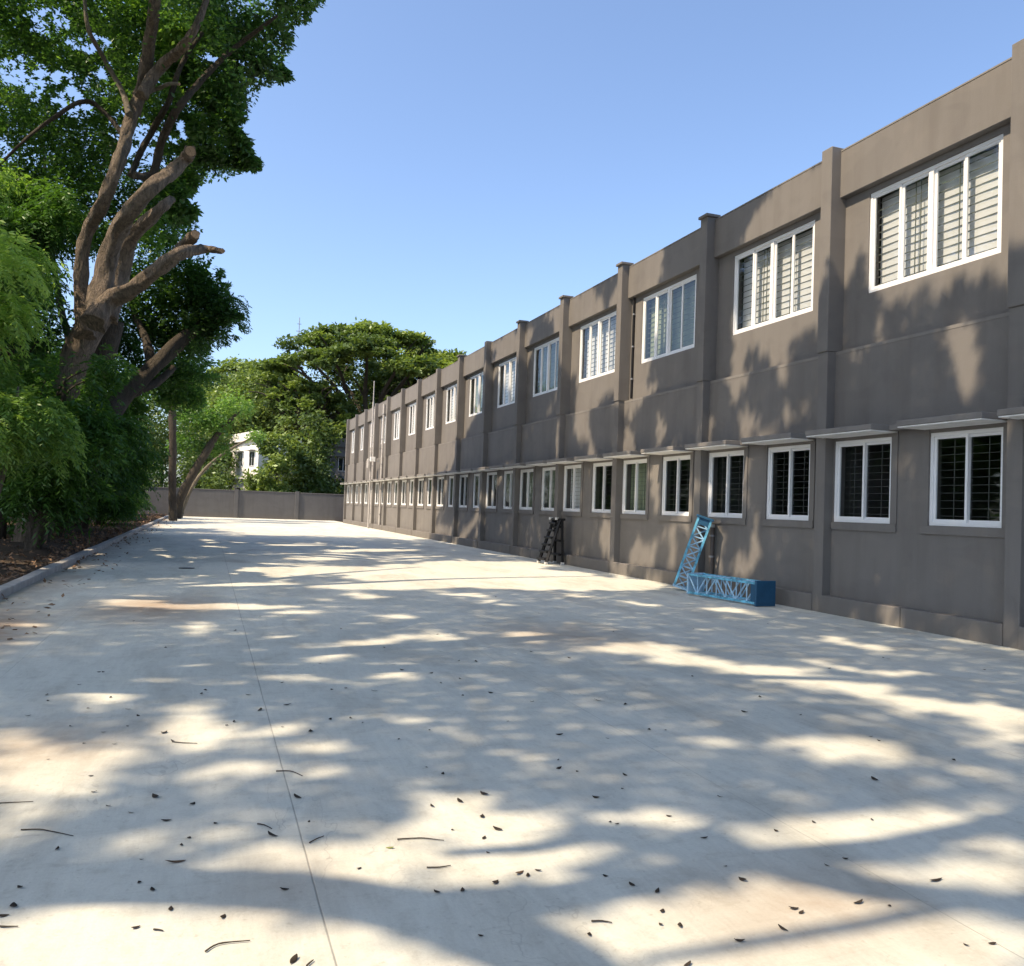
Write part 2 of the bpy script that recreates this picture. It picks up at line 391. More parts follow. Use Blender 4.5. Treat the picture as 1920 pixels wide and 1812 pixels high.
# windows ------------------------------------------------------------
def upper_window(w, h, name='upper_window', curtain='blind'):
    m = MB(); f = .055
    m.box(.02, .10, 0, w, 0, f, .004); m.box(.02, .10, 0, w, h-f, h, .004); m.box(.021, .099, 0, f, f, h-f); m.box(.021, .099, w-f, w, f, h-f)
    m.box(.018, .10, w/2-.045, w/2+.045, f, h-f)
    root = link(name, m.mesh(name, 'upvc'))
    for s in range(4):
        a = f+s*(w-2*f)/4; b = a+(w-2*f)/4; dx = .02 if s in (1, 2) else 0
        if s == 1: b = w/2-.045
        if s == 2: a = w/2+.045
        m = MB(); t = .045; q = .035+dx
        m.box(q, q+.03, a, a+t, f, h-f); m.box(q, q+.03, b-t, b, f, h-f); m.box(q+.001, q+.029, a+t, b-t, f, f+t); m.box(q+.001, q+.029, a+t, b-t, h-f-t, h-f)
        link('sash', m.mesh('sash', 'upvc'), root)
        m = MB(); m.quad((q+.015, a+t, f+t), (q+.015, b-t, f+t), (q+.015, b-t, h-f-t), (q+.015, a+t, h-f-t)); link('pane', m.mesh('pane', 'glass'), root)
    m = MB(); z = f+.09
    while z < h-f: m.box(.15, .160, f, w-f, z, z+.013); z += .128
    for yy in (w*.3, w*.33, w*.62, w*.66): m.box(.138, .149, yy, yy+.014, f, h-f)
    link('grille', m.mesh('grille', 'grille'), root)
    if curtain:
        bm = bmesh.new(); n = 60; prev = None
        for i in range(n+1):
            yy = .03+i/n*(w-.06); x = .235+.004*math.sin(i*.35)
            p = (bm.verts.new((x, yy, .02)), bm.verts.new((x, yy, h-.05)))
            if prev: bm.faces.new((prev[0], p[0], p[1], prev[1])).smooth = True
            prev = p
        me = bpy.data.meshes.new('blind'); bm.to_mesh(me); bm.free(); me.materials.append(MATS[curtain]); link('blind', me, root)
    return root
def lower_window(w, h, curtain=None, op=0):
    m = MB(); f = .056
    m.box(.01, .10, 0, w, 0, f, .004); m.box(.01, .10, 0, w, h-f, h, .004); m.box(.011, .099, 0, f, f, h-f); m.box(.011, .099, w-f, w, f, h-f)
    root = link('lower_window', m.mesh('lower_window', 'upvc'))
    for s in range(2):
        a = f if s == 0 else w/2-.02; b = w/2+.02 if s == 0 else w-f; q = .03 if s else .065; t = .042
        if s == 1 and op: a -= op; b -= op
        m = MB()
        m.box(q, q+.03, a, a+t, f, h-f); m.box(q, q+.03, b-t, b, f, h-f); m.box(q+.001, q+.029, a+t, b-t, f, f+t); m.box(q+.001, q+.029, a+t, b-t, h-f-t, h-f)
        link('sash', m.mesh('sash', 'upvc'), root)
        m = MB(); m.quad((q+.015, a+t, f+t), (q+.015, b-t, f+t), (q+.015, b-t, h-f-t), (q+.015, a+t, h-f-t)); link('pane', m.mesh('pane', 'glass'), root)
    m = MB(); z = f+.09
    while z < h-f: m.box(.15, .158, f, w-f, z, z+.008); z += .115
    for yy in (w*.27, w*.74): m.box(.138, .149, yy, yy+.012, f, h-f)
    link('grille', m.mesh('grille', 'grille_dark'), root)
    if curtain:
        bm = bmesh.new(); n = 40; prev = None
        for i in range(n+1):
            yy = .03+i/n*(w-.06); x = .25+.03*math.sin(i*1.05+.5*math.sin(i*.6))
            p = (bm.verts.new((x, yy, .02)), bm.verts.new((x, yy, h-.05)))
            if prev: bm.faces.new((prev[0], p[0], p[1], prev[1])).smooth = True
            prev = p
        me = bpy.data.meshes.new('curtain'); bm.to_mesh(me); bm.free(); me.materials.append(MATS[curtain]); link('curtain', me, root)
    return root
def place(o, x, y, z):
    o.parent = bld; o.location = Vector((x, y, z))-OB
proto = upper_window(2.60, CU1-CU0)
protoN = upper_window(2.60, CU1-CU0, 'upper_window', 'curtain_green')
used = {0: False, 1: False}
for k, (a, b) in enumerate(uw):
    v = 1 if k in (4, 6, 8) else 0
    src = (proto, protoN)[v]
    o = src if not used[v] else copy_tree(src); used[v] = True
    place(o, XU, a, CU0)
PL = {}
for k, (a, b) in enumerate(lw):
    wd = round(b-a, 3)
    cur = 'curtain_green' if k in (9, 12, 13, 14) else ('blind' if k in (11, 18, 22) else None)
    key = (wd, cur)
    if key in PL: o = copy_tree(PL[key])
    else: o = lower_window(b-a, ZH-ZS, cur); PL[key] = o
    place(o, XL, a, ZS)

# pipes on and by the building
def pipe(x, y, z0, z1, r, mat, name, label, brackets=3):
    e = tag(empty(name, (x, y, 0)), label, 'pipe')
    MB().bar((0, 0, z0), (0, 0, z1), r, 12).obj('pipe_body', mat, e)
    for i in range(brackets):
        z = z0+(z1-z0)*(i+.6)/brackets
        MB().bar((0, 0, z-.02), (0, 0, z+.02), r*1.3, 12).box(r*.8, max(XL-x, r*1.5), -.02, .02, z-.015, z+.015).obj('bracket', 'steel', e)
    return e
p1 = WX(1334, 1040, XL-.06)
e = pipe(XL-.06, float(p1[1]), .02, 1.36, .045, 'pipe_brown', 'drain_pipe', 'short brown drain pipe on the wall behind the leaning blue lattice section')
MB().bar((0, 0, 1.36), (0, 0, 1.42), .055, 12).obj('pipe_cap', 'white_rubber', e)
pc = WX(1188, 600, XU-.04); pipe(XU-.04, float(pc[1]), 4.62, 8.05, .03, 'black_paint', 'cable_conduit', 'thin black conduit running up the upper wall beside a pilaster', 4)
p2 = WX(694, 900, XP-.28); yp = float(p2[1])
pl = tag(empty('service_pole', (XP-.28, yp, 0)), 'thin grey service pole rising above the parapet near the far end of the building', 'pole')
MB().bar((0, 0, 0), (0, 0, 8.2), .055, 10).obj('pole_shaft', 'pipe_grey', pl)
MB().bar((0, 0, 8.2), (0, 0, float(WX(697, 718, XP-.28)[2])), .03, 10).obj('antenna_tube', 'pipe_grey', pl)
MB().box(-.22, -.076, -.28, .28, 3.9, 4.5, .01).obj('junction_box', 'pipe_grey', pl)
MB().box(-.16, .16, -.7, -.55, 4.3, 4.6, .01).bar((0, -.55, 4.45), (0, 0, 4.45), .02, 6).obj('floodlight', 'soffit_white', pl)
MB().bar((.0, -.5, 6.0), (0, .5, 6.0), .025, 6).bar((0, -.5, 5.0), (0, .45, 5.0), .02, 6).obj('crossarm', 'pipe_grey', pl)
for dy, lab in ((-1.7, 'grey rainwater pipe on the near side of the service pole'), (1.4, 'grey rainwater pipe on the far side of the service pole')):
    pipe(XL-.09, yp+dy, .02, 7.9, .07, 'pipe_grey', 'rainwater_pipe', lab, 5)

# ------------------------------------------------------------------ blue lattice sections
def truss(a, b, s, name, label, roll=0, plates=(0, 1)):
    a, b = Vector(a), Vector(b); d = (b-a); Ln = d.length
    e = tag(empty(name, a), label, 'lattice section')
    q = d.to_track_quat('Z', 'X'); e.rotation_mode = 'QUATERNION'; e.rotation_quaternion = q @ Quaternion((0, 0, 1), roll)
    h = s/2; m = MB()
    cs = [(-h, -h), (h, -h), (h, h), (-h, h)]
    for x, y in cs: m.box(x-.022, x+.022, y-.022, y+.022, 0, Ln)
    m.obj('chords', 'blue_paint', e)
    m = MB(); n = max(3, round(Ln/(s*.8)))
    for k in range(4):
        (x0, y0), (x1, y1) = cs[k], cs[(k+1) % 4]
        for i in range(n):
            z0, z1 = Ln*i/n, Ln*(i+1)/n
            if i % 2: x0, y0, x1, y1 = x1, y1, x0, y0
            m.bar((x0, y0, z0), (x1, y1, z1), .016, 6)
            m.bar((x0, y0, z0+.01), (x1, y1, z0+.01), .013, 6)
    m.obj('lattice', 'blue_wrap', e)
    m = MB()
    z = Ln if plates[1] else 0
    m.box(-h-.05, h+.05, -h-.05, h+.05, Ln-.02, Ln+.03, .006); m.box(-h-.015, h+.015, -h-.015, h+.015, Ln-.16, Ln-.02)
    m.obj('end_plate', 'blue_plate', e)
    m = MB(); m.box(-h-.03, h+.03, -h-.03, h+.03, -.012, .03, .004)
    m.obj('foot_plate', 'blue_wrap', e)
    return e
gl = G(1280, 1115); gr = G(1420, 1139)
s = .36
truss((gl[0]+.26, gl[1]-.05, s/2+.055), (gr[0]+.24, gr[1]+.12, s/2+.055), s, 'lattice_section', 'blue steel lattice section lying on the concrete along the plinth')
tp = WX(1322, 972, XP-.14)
g2 = G(1272, 1108)
truss((g2[0]+.10, g2[1]+.10, .06), (tp[0], tp[1], tp[2]), .27, 'lattice_section', 'blue steel lattice section standing up and leaning against the wall')
print('truss', gl, gr, tp, g2)

# ------------------------------------------------------------------ black step ladder
gl = G(1026, 1049); gr = G(1050, 1056)
tl = WX(1045, 982, gr[0]); print('ladder', gl, gr, tl)
lad = tag(empty('step_ladder', (XP-.62, gr[1]-.45, 0)), 'black folding step ladder with pale caps standing against the taupe wall', 'ladder')
H = 1.32
def frame(x0, x1, name, rungs, ya=-.30, yb=.30):
    m = MB()
    for yy in (ya, yb): m.bar((x0, yy, .03), (x1, yy*.85, H), .05, 4)
    m.obj(name, 'black_paint', lad)
    for k in range(rungs):
        t = (k+.7)/(rungs+.2); x = x0+(x1-x0)*t; yy = yb*(1-.2*t)
        MB().box(x-.12, x+.06, -yy, yy, t*H-.03, t*H+.03, .004).obj('tread', 'black_paint', lad)
frame(-.02, .40, 'front_frame', 6)
frame(.50, .46, 'rear_frame', 3)
MB().box(.30, .56, -.29, .29, H-.02, H+.05, .01).obj('top_platform', 'black_paint', lad)
for x, yy, z in ((-.02, -.30, .02), (-.02, .30, .02), (.50, -.30, .02), (.50, .30, .02), (.30, -.24, H+.02), (.30, .24, H+.02)):
    MB().box(x-.045, x+.045, yy-.045, yy+.045, z-.02, z+.05, .006).obj('rubber_cap', 'white_rubber', lad)

# ------------------------------------------------------------------ boundary wall at the end
bw = tag(empty('boundary_wall', (-3, WALLY, 0)), 'low grey plastered boundary wall closing the far end of the yard', 'wall')
m = MB(); m.box(-22, 26, 0, .23, -.1, 2.25); m.obj('wall_panel', 'yard_wall', bw)
m = MB(); m.box(-22, 26, -.03, .26, 2.25, 2.32, .01); m.obj('coping', 'yard_wall', bw)
for k in range(9):
    x = -19.7+k*4.95
    MB().box(x, x+.32, -.10, -.002, -.1, 2.40, .01).obj('pier', 'yard_wall', bw)

# ------------------------------------------------------------------ noise helpers
def vnoise(x, y, seed=0):
    xi, yi = np.floor(x).astype(np.int64), np.floor(y).astype(np.int64); fx, fy = x-xi, y-yi
    fx = fx*fx*(3-2*fx); fy = fy*fy*(3-2*fy)
    def h(a, b):
        n = (a*374761393+b*668265263+seed*2147483647) & 0xffffffff
        n = ((n ^ (n >> 13))*1274126177) & 0xffffffff
        return ((n ^ (n >> 16)) & 0xffff)/65535.
    return (h(xi, yi)*(1-fx)+h(xi+1, yi)*fx)*(1-fy)+(h(xi, yi+1)*(1-fx)+h(xi+1, yi+1)*fx)*fy
def fbm(x, y, s=0): return .55*vnoise(x, y, s)+.3*vnoise(x*2.1, y*2.1, s+1)+.15*vnoise(x*4.3, y*4.3, s+2)

# where openings in the canopy let the sun through (centre x, y, half width, half height, on the picture of the yard)
SPOTS = [(110,1452,135,50),(25,1400,60,35),(40,1548,75,32),(275,1580,100,20),(430,1556,80,10),(470,1440,90,16),(560,1400,85,12),(385,1462,60,12),
 (300,1281,38,9),(390,1274,30,5),(350,1322,45,8),(325,1365,30,10),(535,1270,70,5),(740,1262,60,14),(720,1250,60,4),(690,1345,40,5),(790,1350,50,7),(380,1403,35,5),
 (610,1440,60,10),(640,1452,40,5),(720,1465,30,4),(550,1475,45,9),(655,1520,60,8),(450,1525,55,9),(800,1540,70,18),(890,1384,30,5),
 (600,1600,150,32),(760,1618,150,36),(900,1600,80,20),(860,1652,70,6),(520,1622,60,8),
 (0,1760,330,70),(330,1745,230,66),(560,1800,220,75),(720,1850,230,70),
 (1150,1755,190,46),(1300,1760,200,60),(1400,1800,230,60),(1440,1690,70,32),(1450,1715,120,30),(1640,1735,190,34),(1650,1700,90,12),(1900,1800,160,40),(1050,1715,60,8),
 (1560,1578,140,20),(1480,1565,80,14),(1330,1548,60,12),(1250,1535,80,16),(1150,1530,100,8),(1100,1590,130,12),(1000,1600,80,20),(1010,1648,150,9),(1300,1612,80,12),(1240,1625,60,8),
 (1780,1635,160,28),(1700,1630,90,22),(1860,1600,60,14),(1790,1540,90,22),(1720,1525,80,14),(1900,1535,30,14),(1890,1588,60,12),(1700,1572,30,10),
 (1200,1217,100,10),(1270,1240,70,8),(1400,1262,90,6),(1460,1258,70,8),(1590,1290,90,10),(1500,1275,80,7),(1700,1328,55,14),(1840,1332,80,14),(1870,1352,90,10),(1580,1355,50,6),(1640,1360,30,4),
 (1850,1385,60,8),(1900,1400,30,20),(1680,1262,60,5),(1120,1322,30,5),(1200,1322,40,6),(1340,1390,60,8),(1380,1400,50,6),(1290,1410,30,5),(1230,1445,40,4),(1250,1460,40,4),(1000,1455,40,6),(1170,1540,40,14),(1830,1440,50,14),(1880,1470,50,10),
 (260,1128,60,10),(420,1138,150,6),(560,1148,70,4),(640,1070,180,7),(500,1068,60,5),(820,1090,160,7),(740,1100,150,6),(700,1096,90,5),(530,1195,40,4),(110,1186,45,3),(450,1096,120,4),(60,1172,60,4),
 (1010,1096,120,9),(1150,1098,110,9),(920,1076,110,10),(850,1058,90,6),(1060,1078,60,6),(960,1060,90,6),(760,1062,60,4),(600,1048,60,3),
 # sunny strips far off
 (640,987,420,5.5),(820,1000,60,7),(500,1000,40,2),(700,1032,90,2.5),(560,1022,60,2),
 # facade
 (1395,1060,28,36),(1418,1010,10,60),(1380,700,26,46),(1470,690,16,40),(1400,790,22,30),(1398,880,10,60),(1230,905,13,60),(1205,1040,26,36),(1262,1030,10,50),(1345,1030,16,50),(1290,930,8,90),
 (1700,860,13,26),(1900,840,20,44),(1800,620,40,50),(1640,612,12,40),(1575,600,8,30),(1810,690,30,60),(1775,1065,9,20),(1680,1160,30,16),(1780,1170,20,12),(1490,770,40,14),(1440,805,40,10),(1465,1030,8,30),
 (1110,860,10,40),(1180,850,14,50),(1140,1010,18,40),(1165,1070,24,14),(1090,930,4,30),(1240,800,12,30),(1330,800,8,30),(1090,800,16,26),(1050,830,8,40)]
PATCH = [[(1550,250),(1905,60),(2000,20),(2000,520),(1885,505),(1790,515),(1650,560),(1622,520),(1592,470),(1580,540),(1560,520)],
 [(1390,390),(1565,250),(1568,540),(1530,640),(1500,610),(1440,700),(1420,640),(1365,700),(1366,600),(1385,500)],
 [(1150,480),(1245,445),(1235,560),(1215,690),(1190,780),(1150,770)],
 [(1072,540),(1120,530),(1128,620),(1140,530),(1190,480),(1188,760),(1130,720),(1090,800),(1060,740)],
 [(1025,575),(1072,555),(1075,800),(1045,640)],[(925,640),(990,595),(985,690),(935,720)],
 [(560,760),(870,655),(935,630),(912,700),(885,745),(862,830),(838,905),(812,1004),(760,1010),(640,984),(560,960)]]
GPOLY = [[(-300,1700),(0,1694),(300,1688),(500,1684),(600,1700),(760,1740),(880,1790),(960,1830),(1010,1990),(-300,2200)],
 [(290,1636),(430,1612),(520,1588),(620,1568),(740,1572),(850,1596),(960,1588),(1060,1606),(1000,1640),(900,1656),(760,1662),(620,1652),(470,1636)],
 [(930,1712),(1060,1700),(1160,1682),(1340,1648),(1440,1636),(1540,1662),(1640,1684),(1780,1690),(1880,1702),(1990,1740),(2000,2300),(1300,2300),(1180,1850),(1060,1780)],
 [(1400,1592),(1520,1560),(1640,1566),(1740,1580),(1600,1600),(1480,1604)],[(1560,1640),(1660,1616),(1800,1608),(1960,1622),(1960,1676),(1760,1668),(1640,1656)],
 [(-80,1420),(60,1400),(230,1408),(250,1440),(170,1480),(30,1500),(-80,1500)],[(170,1596),(240,1566),(380,1552),(420,1560),(330,1592)],
 [(940,1648),(1120,1640),(1270,1600),(1370,1618),(1240,1644),(1100,1662),(1000,1672)],
 [(1380,1540),(1500,1520),(1700,1508),(1880,1510),(1885,1550),(1740,1566),(1560,1556)],
 [(1110,1208),(1200,1206),(1330,1234),(1480,1262),(1600,1284),(1800,1318),(1960,1336),(1960,1364),(1780,1344),(1560,1296),(1380,1262),(1200,1228)],
 [(640,1082),(800,1064),(960,1058),(1120,1080),(1262,1094),(1200,1104),(1000,1106),(800,1098)],
 [(560,984),(640,976),(900,1008),(1000,1022),(900,1012),(640,994)]]
LV = np.array(L)
CARVE = [(-5.0, 19.2, 8.0, 1.9), (-4.6, 19.2, 5.8, 1.9), (-4.2, 18.9, 3.4, 1.7), (-3.9, 23.0, 3.6, 1.5), (-4.8, 28, 8.5, 1.7)]
for p_, r_ in ((W(285,350,22.5), .8), (W(225,440,22.5), .7), (W(350,470,22.2), .8), (W(240,230,22.8), .7), (W(175,620,23), .7), (W(70,300,22), 1.3), (W(300,560,30), 1.6), (W(120,420,24), 1.5)): CARVE.append((*p_, r_))
def inpoly(x, y, poly):
    r = np.zeros(x.shape, bool); n = len(poly); j = n-1
    for i in range(n):
        xi, yi = poly[i]; xj, yj = poly[j]
        if yi != yj: r ^= ((yi > y) != (yj > y)) & (x < (xj-xi)*(y-yi)/(yj-yi)+xi)
        j = i
    return r
def sun_hit(P):
    """where the shadow of each point falls: on the yard or on the facade"""
    X, Y, Z = P[:, 0], P[:, 1], P[:, 2]
    s = np.minimum(Z/TE, XL-X); hx = X+s; hy = Y-TP*s; hz = Z-TE*s
    return hx, hy, hz
def open_to_sun(P):
    hx, hy, hz = sun_hit(P)
    H_ = np.stack([hx, hy, np.maximum(hz, 0)], 1); px, py, d = proj(H_)
    ok = (hz < 8.6) & (d > 1) & (px > -60) & (px < 1990) & (py < 2300)
    n1 = (fbm(hx*1.1+5, hy*1.1+hz*1.1, 3)-.5)+.7*(vnoise(hx*5.1, hy*3.7+hz*5.0, 23)-.5); n2 = (fbm(hx*1.1+55, hy*1.1+hz*1.1, 8)-.5)
    out = np.zeros(len(P), bool)
    for cx, cy, rx, ry in SPOTS:
        e = ((px-cx)/(rx*.98))**2+((py-cy)/(ry*1.12))**2 + n1*.9
        out |= e < 1
    for pg in GPOLY: out |= inpoly(px+n1*26, py+n2*14, pg) & (hz < .02)
    qx = px+n1*40; qy = py+n2*50
    for pg in PATCH: out |= inpoly(qx, qy, pg)
    out &= ok
    # elsewhere a loose natural dapple
    nn = fbm(hx*1.5+20, hy*.8+hz*1.5+7, 5)
    lim = np.where(hz > 0.01, np.where((hz < 3.4) & (hy > 9), .62, .67), .70)
    out |= (nn > lim)
    for cx_, cy_, cz_, R_ in CARVE:
        D = np.array([cx_, cy_, cz_])-P; s_ = -(D @ LV); q_ = D+LV*s_[:, None]
        out |= (s_ > 3.0) & ((q_**2).sum(1) < (R_*(.75+.5*vnoise(P[:, 0]*1.3, P[:, 1]*1.3, 61)))**2)
    return out

# right-hand outline of the tree mass against the sky
EY = np.array([-400,0,30,60,90,130,150,165,200,230,260,290,315,330,345,370,420,470,520,560,590,620,640,660,700])
EX = np.array([760,604,585,535,548,505,545,475,450,440,472,462,488,430,372,352,372,385,410,442,452,430,402,385,380])
def in_sky(P, slack=0):
    px, py, d = proj(P)
    n = (vnoise(px/22., py/22., 4)-.5)*46+(vnoise(px/8., py/8., 9)-.5)*18
    e = np.interp(py, EY, EX)+n+slack
    return (d > 0) & (py > -30) & (py < 700) & (px > e) & (px < 1960)

# ------------------------------------------------------------------ foliage
def leaf_mesh(name, P, D, Nn, ln, wd, tint, mat):
    """one lozenge per leaf: P base, D direction, Nn side vector"""
    n = len(P)
    if n == 0: return None
    a = P; c = P+D*ln[:, None]; mid = P+D*(ln*.45)[:, None]
    b = mid+Nn*(wd*.5)[:, None]; d = mid-Nn*(wd*.5)[:, None]
    V = np.stack([a, b, c, d], 1).reshape(-1, 3).astype(np.float32)
    me = bpy.data.meshes.new(name); me.vertices.add(n*4); me.vertices.foreach_set('co', V.ravel())
    me.loops.add(n*4); me.loops.foreach_set('vertex_index', np.arange(n*4, dtype=np.int32))
    me.polygons.add(n); me.polygons.foreach_set('loop_start', np.arange(0, n*4, 4, dtype=np.int32))
    me.update(calc_edges=True)
    at = me.attributes.new('tint', 'FLOAT', 'FACE'); at.data.foreach_set('value', np.clip(tint, 0, 1).astype(np.float32))
    me.materials.append(MATS[mat]); return me
def unit(v): return v/np.maximum(np.linalg.norm(v, axis=1, keepdims=True), 1e-6)
def rand_leaves(P, size, ratio, tint, droop=.3, flat=.7):
    n = len(P); D = unit(RNG.normal(size=(n, 3))*[1, 1, .45]-[0, 0, droop])
    nrm = unit(RNG.normal(size=(n, 3))*(1-flat)*1.5+[0, 0, 1]); S = unit(np.cross(D, nrm))
    ln = size*RNG.uniform(.65, 1.35, n); return P, D, S, ln, ln*ratio, tint

def spray(P0, dirs, length, k, droop, leaf, ratio, tint):
    """drooping feathered sprays: k leaflets along an arc from each P0"""
    n = len(P0); t = np.linspace(.08, 1, k)[None, :, None]
    L_ = length[:, None, None]
    C = P0[:, None, :]+dirs[:, None, :]*L_*t*(1-.25*t)
    C[..., 2] -= (L_*droop*t*t)[..., 0]
    T = dirs[:, None, :]*np.ones_like(t); T = T-np.array([0, 0, 1])*droop*t*1.6; T = T/np.linalg.norm(T, axis=2, keepdims=True)
    side = np.cross(T, [0, 0, 1]); side /= np.maximum(np.linalg.norm(side, axis=2, keepdims=True), 1e-4)
    sg = np.where(np.arange(k) % 2 == 0, 1, -1)[None, :, None]
    D = side*sg*.8+T*.55+np.array([0, 0, -.35])+RNG.normal(size=C.shape)*.18
    D = D.reshape(-1, 3); D = unit(D); P = C.reshape(-1, 3)
    S = unit(np.cross(D, unit(RNG.normal(size=P.shape)*.5+[0, 0, 1])))
    ln = leaf*RNG.uniform(.7, 1.3, len(P)); tt = np.repeat(tint, k)+RNG.normal(size=len(P))*.06
    return P, D, S, ln, ln*ratio, tt
def cat(*Ls): return tuple(np.concatenate([l[i] for l in Ls]) for i in range(6))
def sel(Lv, m): return tuple(a[m] for a in Lv)

# the big trees of the row: base x, y
TREES = [
 dict(name='rain_tree', base=(-5.2, -6.5), r=.55, label='big rain tree left of and behind the viewpoint'),
 dict(name='rain_tree', base=(-5.8, 7.6), r=.50, label='nearest rain tree ahead of the viewpoint, its long limbs shading the near concrete'),
 dict(name='rain_tree', base=(-6.6, 14.2), r=.38, label='tall rain tree standing just before the tree with the sawn limbs'),
 dict(name='rain_tree', base=(-4.0, 23.6), r=.55, label='large leaning rain tree with sawn off limbs and tall crown left of the yard'),
 dict(name='rain_tree', base=(-4.9, 33.5), r=.45, label='rain tree with one dark slanting limb, behind the tree with sawn limbs'),
]
crowns = [[] for _ in TREES]
def assign(Lv):
    P = Lv[0]; ys = np.array([t['base'][1] for t in TREES])
    k = np.abs((P[:, 1]+2.0)[:, None]-ys[None, :]).argmin(1)
    for i in range(len(TREES)):
        if (k == i).any(): crowns[i].append(sel(Lv, k == i))

# sawn and living limbs of the visible tree (picture path, depth)
LIMBS = {
 'trunk': ([(52,1052),(62,985),(80,900),(104,800),(128,720),(156,640),(186,585)], 23.4, [.62,.52,.50,.50,.50,.50,.46]),
 'limb_up': ([(160,630),(152,530),(163,440),(196,375),(222,305),(243,232),(266,165),(281,80),(290,0),(300,-120),(330,-260)], 22.9, [.34,.24,.21,.22,.21,.21,.22,.20,.18,.15,.10]),
 'limb_mid': ([(180,600),(196,520),(214,450),(240,400),(282,355),(322,324),(348,296),(357,284)], 22.5, [.38,.34,.30,.27,.25,.23,.21,.20]),
 'limb_low': ([(176,606),(204,562),(248,542),(298,504),(336,475),(368,470),(392,468),(417,471)], 22.2, [.40,.32,.26,.23,.21,.17,.12,.09]),
 'stub_a': ([(322,490),(344,462),(366,440)], 22.2, [.21,.20,.17]),
 'limb_back': ([(205,600),(226,520),(244,452),(280,412),(306,386),(322,374)], 23.6, [.30,.28,.26,.22,.17,.13]),
 'limb_right': ([(252,330),(285,326),(302,270),(322,222),(345,190),(378,150),(440,90),(520,30)], 23.9, [.12,.15,.14,.14,.12,.11,.09,.05]),
 'limb_right_b': ([(244,330),(262,290),(288,240),(312,200),(330,150),(342,118),(380,60)], 24.1, [.10,.11,.11,.10,.09,.08,.06]),
 'limb_bare': ([(243,215),(228,170),(196,112),(168,60),(158,0),(150,-80)], 22.6, [.12,.085,.075,.07,.06,.04]),
 'limb_up_b': ([(264,180),(290,140),(318,110),(345,85),(370,45),(400,-40)], 22.7, [.20,.19,.17,.15,.12,.08]),
 'stub_b': ([(268,176),(292,168),(316,158),(336,158)], 22.7, [.09,.07,.06,.05]),
 'limb_left': ([(236,260),(200,215),(160,190),(110,215),(50,260),(-20,330)], 23.4, [.10,.08,.08,.07,.05,.03]),
}
LIMB_PIX = []
for nme, (pth, Z, rr) in LIMBS.items():
    rr[:] = [q_*.75 for q_ in rr]
    for (x0, y0), (x1, y1), r in zip(pth, pth[1:], rr):
        
        if y0 < 735: LIMB_PIX.append((x0, y0, x1, y1, r*F/Z*.95, Z))
DL = [(150,905,26.5),(186,815,27.5),(224,751,28.5),(269,708,29.0),(311,666,29.4),(339,638,29.6),(371,613,30.0),(400,596,30.4)]
for (x0, y0, z0), (x1, y1, z1) in zip(DL[2:], DL[3:-1]): LIMB_PIX.append((x0, y0, x1, y1, 12, z0))
def hides_limb(P, keep=.19):
    px, py, d = proj(P); out = np.zeros(len(P), bool)
    for x0, y0, x1, y1, r, Z in LIMB_PIX:
        dx, dy = x1-x0, y1-y0; t = np.clip(((px-x0)*dx+(py-y0)*dy)/(dx*dx+dy*dy+1e-6), 0, 1)
        dd = np.hypot(px-x0-t*dx, py-y0-t*dy)
        out |= (dd < r+7) & (d < Z+.3) & (d > 0)
    return out & (RNG.random(len(P)) > keep)

# 1. high crowns: sampled so that their shade covers yard and facade
GAPS = [(80,40,60,25),(165,80,45,22),(105,160,60,40),(40,130,40,30),(240,235,40,30),(268,285,45,55),(310,270,25,50),(395,110,22,12),(455,115,14,10),(195,130,20,25),(340,245,18,22),(145,200,40,22),(300,590,30,20),(300,690,18,30)]
def porous(P):
    px, py, d = proj(P); o = np.zeros(len(P), bool)
    for cx, cy, rx, ry in GAPS: o |= ((px-cx)/rx)**2+((py-cy)/ry)**2 < .7+.6*vnoise(px/9., py/9., 12)
    return (o & (vnoise(px/9., py/9., 40)*.6+vnoise(px/4., py/4., 41)*.4 > .40)) | (vnoise(px/13., py/13., 44)*.5+vnoise(px/5., py/5., 45)*.5 > .80)
KEEPG = .64
def high_crown(n, size, vis):
    u = RNG.uniform(-4.5, 17.5, n); v = RNG.uniform(-5, 40, n)
    # layered pads: every pad has its own height
    pad = vnoise(u*.55+3, v*.45, 21); zc = 12.2+8.2*pad+RNG.normal(size=n)*.45
    z = np.where(RNG.random(n) < .25, RNG.uniform(12, 20.5, n), zc)
    far = (u > 11) & (v > 22); z = np.where(far, np.maximum(z, RNG.uniform(18.5, 22.5, n)), z); z = np.where(u > 14, np.maximum(z, RNG.uniform(16, 20, n)), z)
    P = np.stack([u-z/TE, v+TP*z/TE, z], 1)
    m = (P[:, 0] < 5.5)
    gap = fbm(P[:, 0]*.7, P[:, 1]*.7+P[:, 2]*.6, 31); m &= gap > (.34 if vis else .22)
    P = P[m]
    px, py, d = proj(P); inn = (d > 0) & (px > -80) & (px < 1960) & (py > -60)
    P = P[inn] if vis else P[~inn]
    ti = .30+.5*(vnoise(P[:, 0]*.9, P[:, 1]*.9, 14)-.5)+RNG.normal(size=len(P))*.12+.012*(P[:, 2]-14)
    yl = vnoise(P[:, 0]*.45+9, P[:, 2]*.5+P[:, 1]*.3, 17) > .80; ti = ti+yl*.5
    Lv = rand_leaves(P, size, .48, ti)
    m = ~open_to_sun(P)
    hx, hy, hz = sun_hit(P); m &= (hz > .02) | (RNG.random(len(P)) < KEEPG)
    if vis: m &= ~in_sky(P) & ~hides_limb(P) & ~porous(P)
    return sel(Lv, m)
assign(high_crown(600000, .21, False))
hv = high_crown(700000, .155, True); assign(hv); print('visible high', len(hv[0]))

